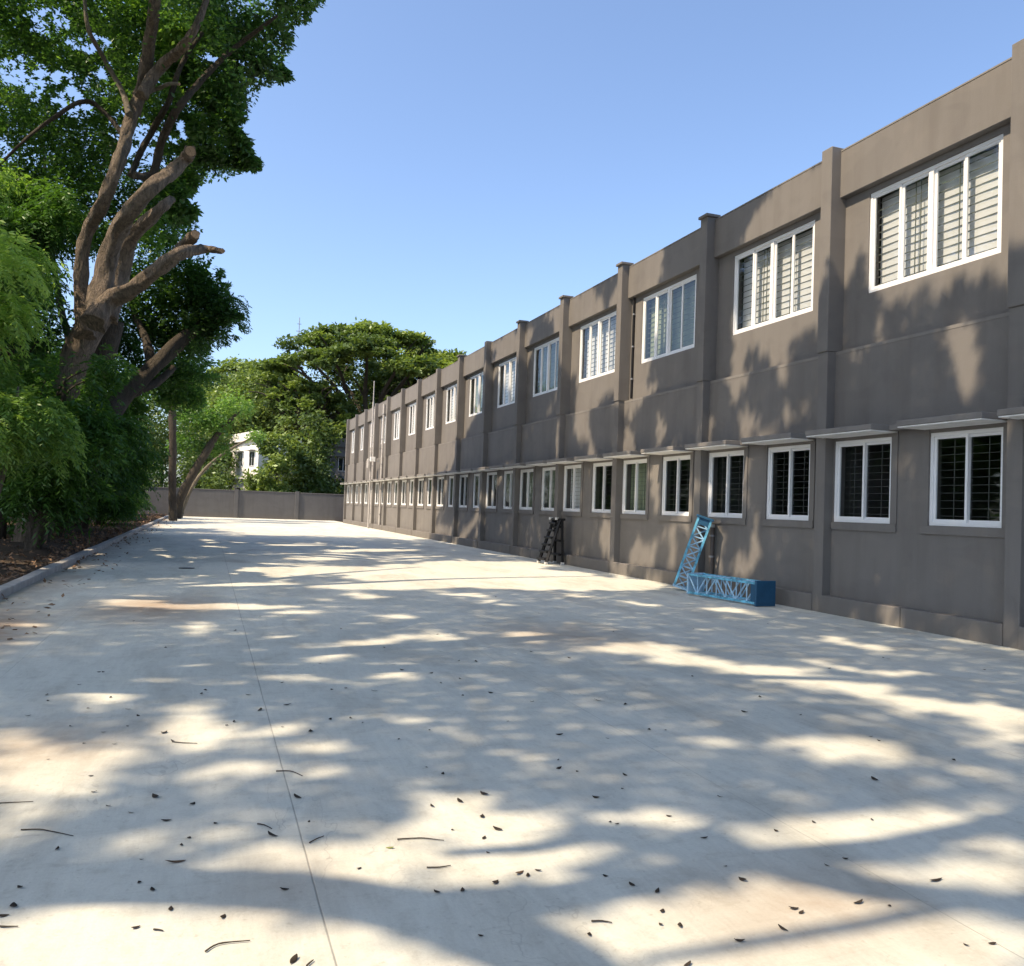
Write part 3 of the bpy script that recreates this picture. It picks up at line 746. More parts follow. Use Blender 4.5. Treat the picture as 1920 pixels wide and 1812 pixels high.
# 2. the visible tree's own lower pads behind its limbs, up to the picture's tree outline
def pads(cx, cy, cz, R, n, leaf, tintb, thick=.35, Z=None):
    th = RNG.uniform(0, 2*np.pi, n); rr = R*np.sqrt(RNG.random(n)); 
    P = np.stack([cx+rr*np.cos(th), cy+rr*np.sin(th), cz+RNG.normal(size=n)*R*thick*(1-.5*(rr/R)**2)-.18*rr*rr/R], 1)
    return rand_leaves(P, leaf, .48, tintb+RNG.normal(size=n)*.11)
def blob_px(x, y, Z, rpx, n, leaf, tint): 
    c = W(x, y, Z); return pads(c[0], c[1], c[2], rpx*Z/F, n, leaf, tint, .45)
own = []
for i in range(230):
    x = RNG.uniform(-40, 480); y = RNG.uniform(-40, 480)
    if x > np.interp(y, EY, EX)-15: continue
    Z = RNG.uniform(24.5, 33)
    own.append(blob_px(x, y, Z, RNG.uniform(32, 66), 820, .15, RNG.choice([.12, .22, .34, .5, .8], p=[.3, .27, .24, .12, .07])))
# clear lobes on the outline
for x, y, r, t in [(560,12,48,.3),(500,55,50,.2),(480,115,45,.22),(525,135,22,.3),(430,60,60,.15),(410,190,45,.3),(430,225,32,.35),(440,268,32,.3),(460,300,26,.28),(400,290,32,.22),(395,240,42,.4),(360,140,50,.3),(330,60,40,.75),(320,95,34,.8),(360,170,30,.6),(345,340,26,.35),(340,370,30,.3),(320,420,50,.5),(280,455,45,.55),(350,395,36,.4),(300,340,26,.3)]:
    own.append(blob_px(x, y, RNG.uniform(24.5, 27), r, 1500, .17, t))
own = cat(*own); P = own[0]
m = ~in_sky(P, 8) & ~hides_limb(P) & ~open_to_sun(P) & ~porous(P); own = sel(own, m); crowns[3].append(own); print('own', len(own[0]))

# 3. the tree behind, its dark fan reaching over the yard at mid height
b = []
for x, y, r, Z, t in [(420,590,34,30,.2),(395,560,44,30.5,.22),(350,560,56,31,.3),(300,560,60,31,.4),(390,520,46,31,.35),(375,610,30,30,.15),(330,500,55,31.5,.5),(270,520,60,32,.45),(260,600,60,32,.25),(320,620,50,31.5,.2),(210,640,50,33,.2),(350,640,46,32,.35),(300,690,55,33,.4),(360,690,50,34,.5),(340,740,42,35,.55),(240,700,60,34,.25)]:
    b.append(blob_px(x, y, Z, r, 2600, .17, t))
b = cat(*b); m = ~in_sky(b[0], 4) & ~hides_limb(b[0]) & ~open_to_sun(b[0]); crowns[4].append(sel(b, m))
# needle-like hanging ends at the right tip
pt = []
for i in range(260):
    x = RNG.uniform(330, 452); y = RNG.uniform(560, 640)-(x-390)*.25; pt.append(W(x, y, RNG.uniform(29.5, 31)))
pt = np.array(pt); dr = unit(RNG.normal(size=pt.shape)*[.6, .6, .25]+[.8, 0, .1])
sp = spray(pt, dr, RNG.uniform(.5, 1.0, len(pt)), 16, .55, .16, .3, np.full(len(pt), .15)); crowns[4].append(sel(sp, ~in_sky(sp[0], 18)))

# trunks and limbs -------------------------------------------------------
def tree_root(t):
    e = tag(empty(t['name'], (*t['base'], 0)), t['label'], 'tree', 'big rain trees standing along the left kerb'); t['e'] = e; return e
def loc(e, pts): return [Vector(p)-Vector(e.location) for p in pts]
for i, t in enumerate(TREES): tree_root(t)
e1 = TREES[3]['e']
tk, Z, rr = LIMBS['trunk']; pts = [W(x, y, Z) for x, y in tk]; pts[0][2] = -.1
MB().tube(loc(e1, pts), rr, 14, .10).obj('trunk', 'bark', e1)
pts = [W(x, y, 24.4) for x, y in [(60,1040),(96,900),(130,790),(166,710),(196,650),(214,600)]]; pts[0][2] = -.1
MB().tube(loc(e1, pts), [.4, .36, .33, .33, .30, .26], 12, .12).obj('second_stem', 'bark_dark', e1)
for nme, (pth, Z, rr) in LIMBS.items():
    if nme == 'trunk': continue
    cut = nme in ('limb_mid', 'limb_low', 'stub_a', 'limb_back', 'stub_b')
    pts = [W(x, y, Z+(.5*math.sin(i*1.3) if 0 < i < len(pth)-1 else 0)) for i, (x, y) in enumerate(pth)]
    mat = 'bark_pale' if nme in ('limb_bare', 'stub_b') else ('bark_dark' if nme in ('limb_right', 'limb_right_b', 'limb_left') else 'bark')
    o = MB().tube(loc(e1, pts), rr, 16, .14).obj('sawn_limb' if cut else 'limb', mat, e1)
    if cut:
        a, c = Vector(pts[-2])-Vector(e1.location), Vector(pts[-1])-Vector(e1.location); d = (c-a).normalized()
        MB().bar(c-d*.01, c+d*.015, rr[-1]*.9, 10).obj('saw_cut', 'cut_wood', o)
e2 = TREES[4]['e']
pts = [np.array([-4.9, 33.5, -.1]), W(118, 975, 31), *[W(x, y, z) for x, y, z in DL]]
MB().tube(loc(e2, pts), [.5, .46, .42, .36, .30, .27, .25, .24, .18, .12], 12, .1).obj('trunk', 'bark_dark', e2)
for pth in ([(285,695,29.2),(275,640,30),(250,580,31),(240,500,32),(230,420,33)], [(240,740,28.8),(290,720,29.5),(325,690,30.5)], [(186,815,27.5),(150,700,29),(110,560,31),(90,400,33),(80,250,35)]):
    MB().tube(loc(e2, [W(*p) for p in pth]), [.2, .14, .11, .08, .05][:len(pth)], 8, .1).obj('limb', 'bark_dark', e2)
# unseen neighbours: trunk with forking limbs reaching into their crowns
def up_tree(t, fork=4.5):
    e = t['e']; x, y = t['base']; r = t['r']; rnd = random.Random(int(y*10))
    MB().tube([(0, 0, -.1), (.1, .1, 1.5), (.25, .1, 3), (.3, .2, fork)], [r*1.25, r, r*.9, r*.85], 14, .08).obj('trunk', 'bark', e)
    for k in range(5):
        a = k*1.257+rnd.random(); R = rnd.uniform(4, 6.5)
        pts = [(.3, .2, fork-.3)]; 
        for s_ in (.3, .6, 1.0): pts.append((.3+R*s_*math.cos(a)+rnd.uniform(-.4, .4), .2+R*s_*math.sin(a)+rnd.uniform(-.4, .4), fork+(14.5-fork)*s_**.8))
        MB().tube(pts, [r*.55, r*.42, r*.28, r*.1], 10, .08).obj('limb', 'bark', e)
for i in (0, 1, 2): up_tree(TREES[i])
# long limbs whose shadows cross the near concrete (each follows the line of its own shade)
def over(path, hs, rr, e, root=None):
    pts = []
    for (x, y), h in zip(path, hs):
        g = G(x, y); s_ = h/TE; pts.append(Vector((g[0]-s_, g[1]+TP*s_, h)))
    if root is not None: pts.insert(0, Vector(root)); rr = [rr[0]*1.25]+rr
    MB().tube([p-Vector(e.location) for p in pts], rr, 12, .08).obj('limb', 'bark', e)
eN = TREES[0]['e']; eM = TREES[1]['e']
over([(-500,1655),(-150,1650),(150,1655),(330,1662),(560,1672),(760,1712),(950,1765),(1120,1850),(1300,1990)], [6.4,6.8,7.2,7.5,7.9,8.2,8.6,9,9.4], [.22,.20,.19,.17,.16,.16,.17,.16,.14], eM, (-5.5, 7.7, 4.0))
over([(700,1700),(900,1690),(1130,1672),(1330,1625),(1500,1603),(1700,1580),(1920,1525),(2200,1420)], [8.0,8.2,8.6,9,9.3,9.6,10,10.4], [.12,.13,.12,.12,.11,.10,.09,.07], eM)
over([(1290,1560),(1370,1600),(1480,1630),(1640,1665),(1830,1690),(2050,1725)], [8.9,9.0,9.3,9.7,10,10.4], [.09,.12,.12,.11,.10,.08], eM)
over([(1200,1800),(1400,1770),(1600,1735),(1800,1700),(2000,1660)], [9.6,9.9,10.2,10.4,10.8], [.03,.045,.05,.045,.03], eN)
over([(840,1600),(1000,1590),(1120,1570),(1240,1590),(1330,1625)], [9.2,9.1,9.0,9.0,9.0], [.04,.06,.06,.07,.08], eM)
for i, t in enumerate(TREES):
    if crowns[i]:
        Lv = cat(*crowns[i]); o = Vector(t['e'].location); P = Lv[0]-np.array(o)
        me = leaf_mesh('crown', P, *Lv[1:], 'leaf_rain'); link('crown', me, t['e']); print('crown', i, len(P))

# ------------------------------------------------------------------ low drooping trees in the left row
def droop_tree(name, base, H, R, n, k, leaf, mat, label, tlo, thi, zmin=1.0, ln=(.5, 1.0), stems=((0, 0),), stem_r=.1, cat_='tree', keepout=True, pale=False, clump=26):
    e = tag(empty(name, (*base, 0)), label, cat_)
    # lobes through the crown
    nl = clump; ph = RNG.uniform(0, 2*np.pi, nl); zz = RNG.uniform(zmin, H-.4, nl); rr = R*np.sqrt(RNG.random(nl))*np.sin(np.clip((zz-zmin*.3)/H, .15, 1)*2.4+.35)
    C = np.stack([base[0]+rr*np.cos(ph), base[1]+rr*np.sin(ph), zz], 1); lt = RNG.uniform(tlo, thi, nl); lr = RNG.uniform(.5, .95, nl)*R*.36
    ci = RNG.integers(0, nl, n); off = unit(RNG.normal(size=(n, 3)))*(RNG.random(n)[:, None]**.45)*lr[ci][:, None]; off[:, 2] *= .7
    P0 = C[ci]+off; dirs = unit(off*[1, 1, .4]+RNG.normal(size=(n, 3))*.25*R*.3+[0, 0, .15])
    # brighter outer, upper sprays of every lobe
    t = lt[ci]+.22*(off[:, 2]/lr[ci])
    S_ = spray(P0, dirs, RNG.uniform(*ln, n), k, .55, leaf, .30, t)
    P = S_[0]; m = (P[:, 2] > .12) & ~((P[:, 0] > -2.75) & (P[:, 2] < 1.5))
    if keepout: m &= ~in_sky(P, 0) & ~hides_limb(P, .03) & ~open_to_sun(P)
    px, py, d = proj(P); m &= ~((py > 655) & (px > 400+.3*np.maximum(0, 800-py)) & (d > 0)) | (P[:, 1] > 60)
    S_ = sel(S_, m); me = leaf_mesh('crown', S_[0]-np.array([*base, 0]), *S_[1:], mat)
    if me: link('crown', me, e)
    m_ = MB()
    for sx, sy in stems:
        m_.tube([(sx*.3, sy*.3, -.05), (sx*.6+.1, sy*.6, H*.3), (sx+.15, sy, H*.6), (sx*1.3+.1, sy*1.2, H*.85)], [stem_r*1.2, stem_r, stem_r*.75, stem_r*.3], 9, .1)
    o = m_.obj('trunk', 'bark_pale' if pale else 'bark_dark', e)
    b_ = MB()
    for q in range(min(nl, 22)):
        c = C[q]-np.array([*base, 0]); z0 = max(.3, c[2]*.72)
        b_.tube([(.1, 0, z0*.9), (c[0]*.5, c[1]*.5, z0+(c[2]-z0)*.7), tuple(c)], [stem_r*.35, stem_r*.22, .012], 5, .05)
    b_.obj('branches', 'bark_pale' if pale else 'bark_dark', e)
    return e, len(S_[0])
tot = []
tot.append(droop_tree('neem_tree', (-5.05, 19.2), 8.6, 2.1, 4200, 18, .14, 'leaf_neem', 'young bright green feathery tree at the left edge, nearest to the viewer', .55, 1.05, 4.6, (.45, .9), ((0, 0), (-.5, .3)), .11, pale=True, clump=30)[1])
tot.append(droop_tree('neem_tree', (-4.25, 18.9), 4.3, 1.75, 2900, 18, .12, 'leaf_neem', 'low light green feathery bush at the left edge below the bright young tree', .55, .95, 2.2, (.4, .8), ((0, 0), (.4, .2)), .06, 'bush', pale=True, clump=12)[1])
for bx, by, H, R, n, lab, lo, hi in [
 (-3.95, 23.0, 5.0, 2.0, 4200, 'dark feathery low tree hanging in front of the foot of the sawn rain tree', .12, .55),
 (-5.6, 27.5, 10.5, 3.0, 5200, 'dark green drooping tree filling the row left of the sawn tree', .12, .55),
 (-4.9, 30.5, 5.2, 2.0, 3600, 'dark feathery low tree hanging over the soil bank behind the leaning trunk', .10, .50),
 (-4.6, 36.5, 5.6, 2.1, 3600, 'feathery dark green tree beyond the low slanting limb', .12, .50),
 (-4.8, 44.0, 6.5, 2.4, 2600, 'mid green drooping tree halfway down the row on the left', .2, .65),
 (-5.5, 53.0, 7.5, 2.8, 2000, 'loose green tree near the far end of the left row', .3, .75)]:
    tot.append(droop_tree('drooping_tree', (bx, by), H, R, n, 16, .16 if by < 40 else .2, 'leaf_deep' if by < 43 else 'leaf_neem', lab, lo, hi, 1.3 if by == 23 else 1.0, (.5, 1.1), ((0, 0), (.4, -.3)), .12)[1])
print('droop', tot)
# deep back row
def back_tree(x, y, H, R, n, leaf, lab, t0, mat='leaf_deep', z0=.6):
    e = tag(empty('broadleaf_tree', (x, y, 0)), lab, 'tree', 'dense trees of the back row left of the yard')
    nl = 40; C = RNG.normal(size=(nl, 3)); C = unit(C)*(RNG.random(nl)[:, None]**.4)*[R, R, (H-z0)/2*.9]+[x, y, (H+z0)/2]
    ci = RNG.integers(0, nl, n); P = C[ci]+RNG.normal(size=(n, 3))*[R*.19, R*.19, R*.15]
    t = t0+RNG.uniform(-.25, .3, nl)[ci]+RNG.normal(size=n)*.1
    Lv = rand_leaves(P, leaf, .45, t, .6, .4); m = (P[:, 2] > .2) & ~in_sky(P, -5) & ~hides_limb(P) & ~open_to_sun(P)
    Lv = sel(Lv, m); me = leaf_mesh('crown', Lv[0]-np.array([x, y, 0]), *Lv[1:], mat); link('crown', me, e)
    MB().tube([(0, 0, -.05), (.1, .1, H*.4), (.2, 0, H*.75)], [.22, .17, .06], 8).obj('trunk', 'bark_dark', e)
for x, y, H, R, lab in [(-9.5, 24, 12, 3.6, 'dense dark tree behind the bright young tree at the left edge'), (-9.8, 31, 13.5, 4, 'dense tree behind the trunk of the sawn rain tree'),
                        (-9.2, 38.5, 12.5, 3.8, 'dense dark tree behind the slanting limb'), (-10, 47, 13, 4.2, 'dense tree of the back row past the slanting limb'), (-9, 56, 11.5, 4, 'dense tree of the back row near the far wall'),
                        (-13.5, 36, 14, 4.5, 'tallest dense tree of the back row'), (-9, 66, 10, 4, 'last dense tree of the back row beside the far wall'), (-7.2, 34, 8.5, 2.6, 'dark bushy tree under the crown of the second rain tree')]:
    back_tree(x, y, H, R, 15000, .26 if y < 45 else .34, lab, .28)

# ------------------------------------------------------------------ slender trunks near the far wall
def slender(name, path, rr, lab, crown=None, mat='bark_dark'):
    pts = [W(*p) for p in path]; pts[0][2] = -.05; base = Vector((pts[0][0], pts[0][1], 0))
    e = tag(empty(name, base), lab, 'tree'); MB().tube([Vector(p)-base for p in pts], rr, 9, .08).obj('trunk', mat, e)
    if crown:
        Ls = [blob_px(*c) for c in crown]; Lv = cat(*Ls); Lv = sel(Lv, ~in_sky(Lv[0], 6))
        link('crown', leaf_mesh('crown', Lv[0]-np.array(base), *Lv[1:], 'leaf_neem'), e)
    return e
slender('leaning_tree', [(331,968,62),(340,930,62),(362,888,62.3),(388,846,62.6),(410,812,63),(450,770,63.5)], [.34,.32,.30,.28,.2,.08],
        'dark leaning trunk in front of the boundary wall at the left', [(400,790,63,34,1200,.26,.5),(440,760,64,36,1300,.26,.6),(370,780,63,40,1500,.26,.35),(350,830,63,34,1200,.26,.3),(410,840,64,22,500,.25,.5)])
slender('leaning_tree', [(338,968,65),(352,930,65),(380,885,65.5),(420,850,66),(470,822,67)], [.16,.15,.13,.10,.05],
        'thinner pale leaning trunk just right of the dark leaning one', [(480,815,67,18,300,.25,.6)], 'bark_pale')
slender('slender_tree', [(325,972,56),(323,900,56),(324,820,56),(323,750,56),(326,690,56)], [.26,.24,.24,.24,.2],
        'upright slender trunk beside the left kerb before the boundary wall', [(330,690,57,46,1700,.24,.45),(350,735,57,30,700,.24,.5),(300,730,57,40,1200,.24,.3)])

# ------------------------------------------------------------------ far umbrella trees beyond the wall
def umbrella_tree(base, H, Rx, n, leaf, lab, t0=.45, seed=1, Rl=None, ztop=None):
    e = tag(empty('umbrella_tree', (*base, 0)), lab, 'tree', 'wide umbrella crowned trees beyond the far wall')
    r = np.random.default_rng(seed); nl = 110
    a = r.uniform(0, 2*np.pi, nl); q = np.sqrt(r.random(nl)); 
    cz = H*(.66+.34*np.sqrt(np.clip(1-q**2*1.0, 0, 1)))-1.0-r.random(nl)**2*H*.16*(1-q*.3)
    C = np.stack([Rx*q*np.cos(a), Rx*q*np.sin(a), cz], 1); pr = r.uniform(1.0, 2.1, nl)*Rx/12.
    pt = r.uniform(-.28, .30, nl); pt[r.random(nl) < .1] += .35
    ci = r.integers(0, nl, n); o = unit(r.normal(size=(n, 3)))*(r.random(n)[:, None]**.45)*pr[ci][:, None]*[1, 1, .42]
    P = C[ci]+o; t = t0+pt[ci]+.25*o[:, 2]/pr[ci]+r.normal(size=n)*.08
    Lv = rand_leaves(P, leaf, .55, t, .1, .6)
    link('crown', leaf_mesh('crown', *Lv, 'leaf_far'), e)
    rn = random.Random(seed); m_ = MB()
    m_.tube([(0, 0, -.1), (.2, 0, H*.14), (.1, .1, H*.30)], [.75, .6, .55], 12, .08)
    m_.obj('trunk', 'bark_dark', e)
    for k in range(13):
        ang = k*2.4; R_ = Rx*rn.uniform(.35, .92); t_ = R_/Rx
        zt = H*(.66+.34*math.sqrt(max(0, 1-t_**2)))-1.4
        m_ = MB(); p1 = (R_*.35*math.cos(ang), R_*.35*math.sin(ang), H*.30+(zt-H*.30)*.5); p2 = (R_*.7*math.cos(ang+.15), R_*.7*math.sin(ang+.15), H*.30+(zt-H*.3)*.82); p3 = (R_*math.cos(ang), R_*math.sin(ang), zt)
        m_.tube([(.1, .1, H*rn.uniform(.18, .28)), p1, p2, p3], [.34, .24, .15, .05], 8, .08)
        for j in range(4):
            an = ang+rn.uniform(-.8, .8); l_ = rn.uniform(1.5, 3.5); st_ = p1 if j < 2 else p2
            m_.tube([st_, (st_[0]+l_*.5*math.cos(an), st_[1]+l_*.5*math.sin(an), st_[2]+l_*.5), (st_[0]+l_*math.cos(an), st_[1]+l_*math.sin(an), min(zt+.5, st_[2]+l_*.8))], [.12, .08, .03], 6, .05)
        m_.obj('limb', 'bark_dark', e)
    return e
def at(px_, Z): p = W(px_, 930, Z); return (float(p[0]), float(p[1]))
umbrella_tree(at(690, 96), 22.2, 12.3, 36000, .50, 'broad umbrella crowned tree rising behind the far end of the building', .42, 3)
umbrella_tree(at(800, 104), 21.5, 9.0, 15000, .50, 'umbrella crowned tree right of the broadest one, mostly hidden by the roofline', .38, 8)
umbrella_tree(at(455, 112), 20.2, 10.5, 24000, .52, 'lower umbrella crowned tree seen above the gap between the row and the broad tree', .50, 5)
umbrella_tree(at(560, 92), 15.5, 6.0, 12000, .45, 'smaller spreading tree in front of the broad umbrella tree', .48, 12)
def bushy(px_, Z, H, R, n, lab, t0=.7, z0=0):
    b_ = at(px_, Z); e = tag(empty('bushy_tree', (*b_, 0)), lab, 'tree')
    nl = 34; C = np.stack([RNG.normal(size=nl)*R*.5, RNG.normal(size=nl)*R*.5, RNG.uniform(z0+.5, H-.6, nl)], 1)
    ci = RNG.integers(0, nl, n); P = C[ci]+RNG.normal(size=(n, 3))*R*.17; t = t0+RNG.uniform(-.35, .2, nl)[ci]+RNG.normal(size=n)*.08
    Lv = rand_leaves(P, .38, .5, t, .5, .4); m_ = P[:, 2] > .1; Lv = sel(Lv, m_); link('crown', leaf_mesh('crown', *Lv, 'leaf_far'), e)
    MB().tube([(0, 0, -.05), (.1, 0, H*.4), (0, .1, H*.8)], [.2, .15, .05], 8).obj('trunk', 'bark_dark', e)
bushy(516, 79, 8.8, 2.1, 8000, 'bright green bushy tree just over the boundary wall', .82)
bushy(490, 79, 3.6, 1.5, 1800, 'light green shrub showing over the boundary wall beside the bright bushy tree', .85)
bushy(572, 83, 7.2, 2.6, 6500, 'darker mixed green bush over the middle of the boundary wall', .5)
bushy(380, 82, 5.5, 2.6, 3600, 'dark green bush over the left part of the boundary wall', .4)
bushy(625, 88, 4.6, 2.2, 2400, 'dark shrub at the right end of the boundary wall by the building', .2)
bushy(420, 98, 13.5, 5.0, 9000, 'light green spreading tree behind the white house', .7, 5)
bushy(470, 96, 15.5, 5.0, 9000, 'mid green leafy tree rising behind the bright bushy tree', .55, 6.5)
bushy(545, 94, 12.5, 4.6, 8000, 'dark tangled tree between the umbrella crown and the boundary wall', .35, 3)
bushy(400, 92, 13.5, 4.2, 7000, 'pale green tree above the leaning trunks', .7, 6)
bushy(655, 112, 15.5, 5.5, 9000, 'dark tree mass under the right side of the umbrella crown', .22, 3)
bushy(700, 103, 18.5, 6.5, 11000, 'dense inner tree filling the space below the broad umbrella crown', .20, 9)
bushy(612, 93, 10.5, 3.2, 6000, 'dark spreading tree over the shaded grey house by the building', .25, 5.2)
bushy(396, 86, 8.4, 2.6, 6000, 'green thicket left of the white house', .45, .5)
bushy(446, 88, 3.2, 1.4, 1100, 'low olive shrub just in front of the white house', .5, .3)
bushy(480, 90, 12.0, 2.6, 5000, 'leafy tree top overhanging the right edge of the white house', .6, 7)
bushy(575, 86, 10.5, 3.0, 7000, 'olive tangled tree right of the bright bushy tree', .45, 2)
bushy(770, 112, 16.5, 6.0, 8000, 'dark tree mass just above the far roofline', .22, 8)
bushy(600, 100, 12.5, 4.5, 8000, 'tangled green tree under the broad umbrella crown', .35, 4)
bushy(262, 84, 12.5, 5.0, 9000, 'dense green tree closing the gap beyond the left row', .4)
bushy(300, 90, 9.5, 4.5, 6000, 'green tree beyond the wall behind the slender trunk', .55)

# ------------------------------------------------------------------ houses beyond the wall
def house(x0, x1, Z, H, dep, mat, lab, floors, cols, name='house', tilt=1.0):
    a, b_ = at(x0, Z), at(x1, Z*tilt); base = Vector((a[0], a[1], 0)); d = Vector((b_[0]-a[0], b_[1]-a[1], 0)); Wd = d.length
    e = tag(empty(name, base, math.atan2(d.y, d.x)), lab, 'house')
    MB().box(0, Wd, 0, dep, 0, H).obj('wall', mat, e)
    MB().box(-.25, Wd+.25, -.35, dep+.2, H, H+.22).obj('roof', mat, e)
    MB().box(0, Wd, -.02, .15, H+.22, H+.95).obj('parapet', mat, e)
    fh = H/floors
    for f in range(floors):
        if f: MB().box(-.05, Wd+.05, -.5, -.003, f*fh-.1, f*fh+.08).obj('floor_slab', mat, e)
        for c in range(cols):
            cx = Wd*(c+.5)/cols; ww = min(1.5, Wd/cols*.5); z0 = f*fh+fh*.33; z1 = z0+1.35
            w_ = MB().box(cx-ww/2-.06, cx+ww/2+.06, -.05, -.003, z0-.06, z0).box(cx-ww/2-.06, cx+ww/2+.06, -.05, -.003, z1, z1+.06).box(cx-ww/2-.06, cx-ww/2, -.05, -.003, z0, z1).box(cx+ww/2, cx+ww/2+.06, -.05, -.003, z0, z1).box(cx-.03, cx+.03, -.045, -.003, z0, z1).obj('window', 'upvc', e)
            MB().box(cx-ww/2, cx+ww/2, -.03, -.004, z0, z1).obj('pane', 'dark_glass', w_)
            MB().box(cx-ww/2-.25, cx+ww/2+.25, -.55, -.003, z1+.15, z1+.24).obj('sunshade', mat, e)
    return e
house(418, 481, 92, 7.4, 4, 'white_wall', 'white two storey house showing between the leaning trunks and the bright bushy tree', 2, 3, 'house', .90)
house(548, 590, 99, 6.6, 3, 'white_wall', 'whitewashed house glimpsed through the middle of the trees', 2, 2, 'house', .93)
house(592, 690, 91, 7.5, 8, 'shaded_house_wall', 'shaded grey house beside the far end of the building', 2, 3)
house(335, 560, 132, 16.5, 10, 'blue_grey_wall', 'taller blue grey apartment block far behind the trees', 5, 8, 'apartment_block')
mb_ = at(547, 150); ms = tag(empty('radio_mast', (*mb_, 0)), 'thin radio mast standing above the far treetops', 'mast')
MB().bar((0, 0, 0), (0, 0, 34), .16, 8, .07).obj('mast_tube', 'steel', ms)
MB().box(-.5, .5, -.04, .04, 31.5, 31.6).box(-.35, .35, -.04, .04, 32.8, 32.9).box(-.3, -.15, -.06, .06, 29.6, 31.0).box(.15, .3, -.06, .06, 29.6, 31.0).obj('antennas', 'steel', ms)

# ------------------------------------------------------------------ leaf litter on the soil
n = 16000; x = -3.02-RNG.random(n)**1.5*7; y = RNG.uniform(4, 72, n); P = np.stack([x, y, RNG.uniform(.10, .22, n)], 1)
n2 = 900; P2 = np.stack([-2.79+RNG.random(n2)**2.2*1.0, RNG.uniform(4, 70, n2), RNG.uniform(.008, .02, n2)], 1); P2 = P2[fbm(P2[:, 0]*.5, P2[:, 1]*.6, 77) > .42]; P = np.concatenate([P, P2]); n = len(P)
Lv = rand_leaves(P, .11, .5, RNG.random(n), 0, .75); me = leaf_mesh('leaf_litter', *Lv, 'litter_a'); o = link('leaf_litter', me); tag(o, 'brown dry leaf litter covering the soil bank left of the kerb', 'leaf litter', None, 'stuff')

# ------------------------------------------------------------------ fallen leaves and twigs, one by one
def leaf_proto(kind, ln, wd, curl):
    bm = bmesh.new(); n = 6; rows = []
    for i in range(n+1):
        t = i/n; w_ = wd*math.sin(math.pi*min(1, t*1.02+.02))**.8*.5+.0006; x_ = (t-.5)*ln; zz = curl*(2*t-1)**2*.5+.003
        k = random.uniform(.15, .5)*wd*curl*18
        rows.append([bm.verts.new((x_, -w_, zz+k*.5)), bm.verts.new((x_, 0, zz)), bm.verts.new((x_, w_, zz+k*.3))])
    for a, b_ in zip(rows, rows[1:]):
        for j in range(2): bm.faces.new((a[j], a[j+1], b_[j+1], b_[j])).smooth = True
    r = bmesh.ops.extrude_face_region(bm, geom=bm.faces[:]); 
    for v in [g for g in r['geom'] if isinstance(g, bmesh.types.BMVert)]: v.co.z += .0012
    bmesh.ops.recalc_face_normals(bm, faces=bm.faces)
    me = bpy.data.meshes.new('fallen_leaf'); bm.to_mesh(me); bm.free(); me.materials.append(MATS[kind]); return me
PR = [leaf_proto('dry_leaf', .045, .026, .014), leaf_proto('dry_leaf', .038, .024, .018), leaf_proto('dry_leaf', .052, .024, .02), leaf_proto('dry_leaf', .03, .022, .012)]
PB = [leaf_proto('dry_leaf', .075, .036, .028), leaf_proto('dry_leaf', .068, .04, .03)]
PA = [(370,122),(388,122),(297,170),(180,230),(175,207),(415,217),(104,286),(330,258),(480,262),(518,286),(264,325),(478,325),(388,348),(430,392),(647,380),(315,390),(491,650),(405,625),(215,786),(530,826),(808,690),(1315,295),(1360,312),(1238,299),(1060,328),(850,322),(878,308),(1245,188),(1297,182),(1055,162),(1507,114),(1475,95),(1725,147),(1653,163),(1617,126),(1735,210),(1840,200),(1905,307),(1610,340),(1495,374),(1600,480),(1660,504),(1620,625),(1697,714),(1815,745),(1735,942),(1065,938),(523,912),(508,1082),(1803,1112),(680,772),(708,745),(770,190),(755,203),(930,208),(1158,684),(640,1012),(572,940),(75,930),(180,450),(340,512),(352,572),(1345,860),(1830,800)]
BA = [(615,350),(582,590),(720,618),(623,680),(1020,735),(1115,592),(1165,345),(1078,245),(975,265),(1403,193),(1785,82),(1725,607),(1808,665),(1865,712),(1857,913),(1638,948),(835,1043),(1100,1205),(50,1002),(10,1038),(1815,580)]
PC = [(72,45),(677,138),(1190,108),(1393,68),(1412,73),(1772,113),(75,233),(1082,283),(358,371),(173,452),(423,508),(415,560),(1345,364),(1375,379),(588,663),(368,685),(393,692),(1132,686),(779,590),(800,851),(1180,848),(1250,823),(98,867),(1415,1000),(1085,1025),(1703,1147),(1800,1142),(350,888),(60,886),(558,1070),(658,1222),(245,495),(1350,676),(990,718),(720,745),(575,340),(290,1108)]
BC = [(215,69),(320,228),(425,243),(930,215),(872,272),(515,338),(178,357),(176,483),(315,593),(1655,452),(1360,525),(450,921),(545,945),(563,1021),(630,1075),(865,902),(1300,988),(1055,1010),(1015,1086),(853,1131)]
ext = [(487,1157),(441,1183),(372,1066),(1440,1170),(640,1180),(820,1190),(560,1130),(930,1120),(310,1215),(720,1215),(1010,1150),(1150,1185),(250,1165),(860,1240),(600,1245),(1300,1180)]
def put(me, x, y, i, lab, grp, sc=1):
    g = G(x, y); o = link('fallen_leaf', me); o.location = (g[0], g[1], .002); o.rotation_euler = (random.uniform(-.25, .25), random.uniform(-.2, .2), random.uniform(0, 6.28))
    s_ = sc*random.uniform(.8, 1.2); o.scale = (s_*.72, s_*.66, s_*.42); tag(o, lab, 'leaf', grp)
GL = 'dry leaves scattered on the concrete yard'
i = 0
for l_, f in ((PA, lambda p: (p[0]/2, 1200+p[1]/2)), (PC, lambda p: (960+p[0]/2, 1200+p[1]/2)), (ext, lambda p: p)):
    for p in l_: put(PR[i % 4], *f(p), i, 'small dark dry leaf lying on the pale concrete', GL, 1.0 if f(p)[1] > 1350 else 1.35); i += 1
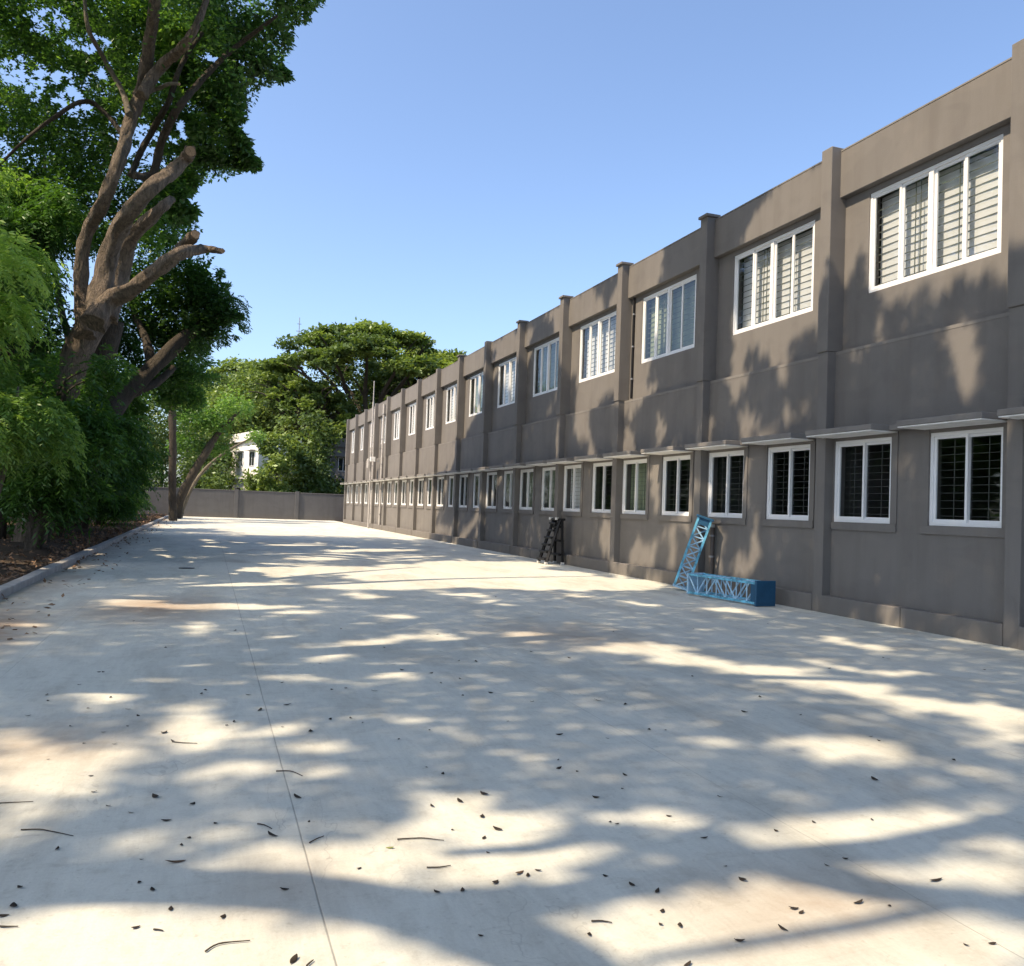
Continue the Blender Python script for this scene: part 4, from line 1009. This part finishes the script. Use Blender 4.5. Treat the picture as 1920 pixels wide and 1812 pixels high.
for l_, f in ((BA, lambda p: (p[0]/2, 1200+p[1]/2)), (BC, lambda p: (960+p[0]/2, 1200+p[1]/2))):
    for p in l_: put(PB[i % 2], *f(p), i, 'larger curled dark dry leaf lying on the pale concrete', 'larger curled leaves on the concrete yard', .85 if f(p)[1] > 1600 else 1.1); i += 1
lp = leaf_proto('pale_leaf', .06, .026, .012); put(lp, 731, 1591, 0, 'pale olive green leaf in the long sunny patch at the near left', None)
lp = leaf_proto('brown_leaf', .10, .036, .02); put(lp, 974, 1638, 0, 'long brown leaf on the shadow edge near the bottom centre', None)
lp = leaf_proto('brown_leaf', .105, .03, .03); put(lp, 328, 1618, 0, 'long curled brown leaf at the left tip of the long sunny patch', None)
lp = leaf_proto('dry_leaf', .10, .03, .02); put(lp, 1755, 1652, 0, 'long dark leaf in the sunny patch at the lower right', None)
TW = [([(78,712),(160,712),(275,735)], 0, 'long thin curved twig on the shaded concrete at the near left'), ([(-40,618),(0,612),(125,606)], 0, 'dark straight twig at the left edge of the shaded concrete'),
 ([(645,382),(690,386),(740,388)], 0, 'short twig beside a big dark leaf left of the joint line'), ([(1035,492),(1090,492),(1135,510)], 0, 'curved twig crossing the joint line'),
 ([(965,690),(990,694),(1020,708)], 0, 'short dark twig just left of the joint line above a dark leaf'), ([(1490,748),(1580,743),(1665,752)], 0, 'thin dark twig lying just above the long sunny patch'),
 ([(770,1168),(820,1140),(938,1127)], 0, 'bent twig in the sun near the bottom left'), ([(0,1074),(30,1075),(68,1074)], 0, 'short twig in the sun at the bottom left edge'),
 ([(575,1085),(595,1086),(612,1090)], 0, 'tiny pale twig in the bottom left sunny patch'), ([(1150,1222),(1165,1208),(1175,1200)], 0, 'dark twig cut by the bottom edge of the picture'),
 ([(1600,853),(1650,852),(1690,845)], 0, 'thin brown twig at the right end of the long sunny patch'), ([(298,1055),(340,1054),(375,1060)], 1, 'thin brown twig in the bottom centre right sunny patch'),
 ([(1160,760),(1190,745),(1215,735)], 0, 'small brown twig on the joint line at the top of the sunny patch')]
for pth, off, lab in TW:
    pts = [G(off*960+x/2, 1200+y/2, .006) for x, y in pth]; b0 = Vector((pts[0][0], pts[0][1], 0))
    o = MB().tube([Vector(p)-b0 for p in pts], [.0035, .003, .0018], 6, .15).obj('twig', 'stick', None, b0); tag(o, lab, 'twig')
# small drain lid far out on the concrete
g = G(350, 1066); o = MB().bar((0, 0, .001), (0, 0, .012), .17, 20).obj('drain_cover', 'black_paint', None, (g[0], g[1], 0)); tag(o, 'small dark round drain cover in the concrete at the left', 'drain cover')
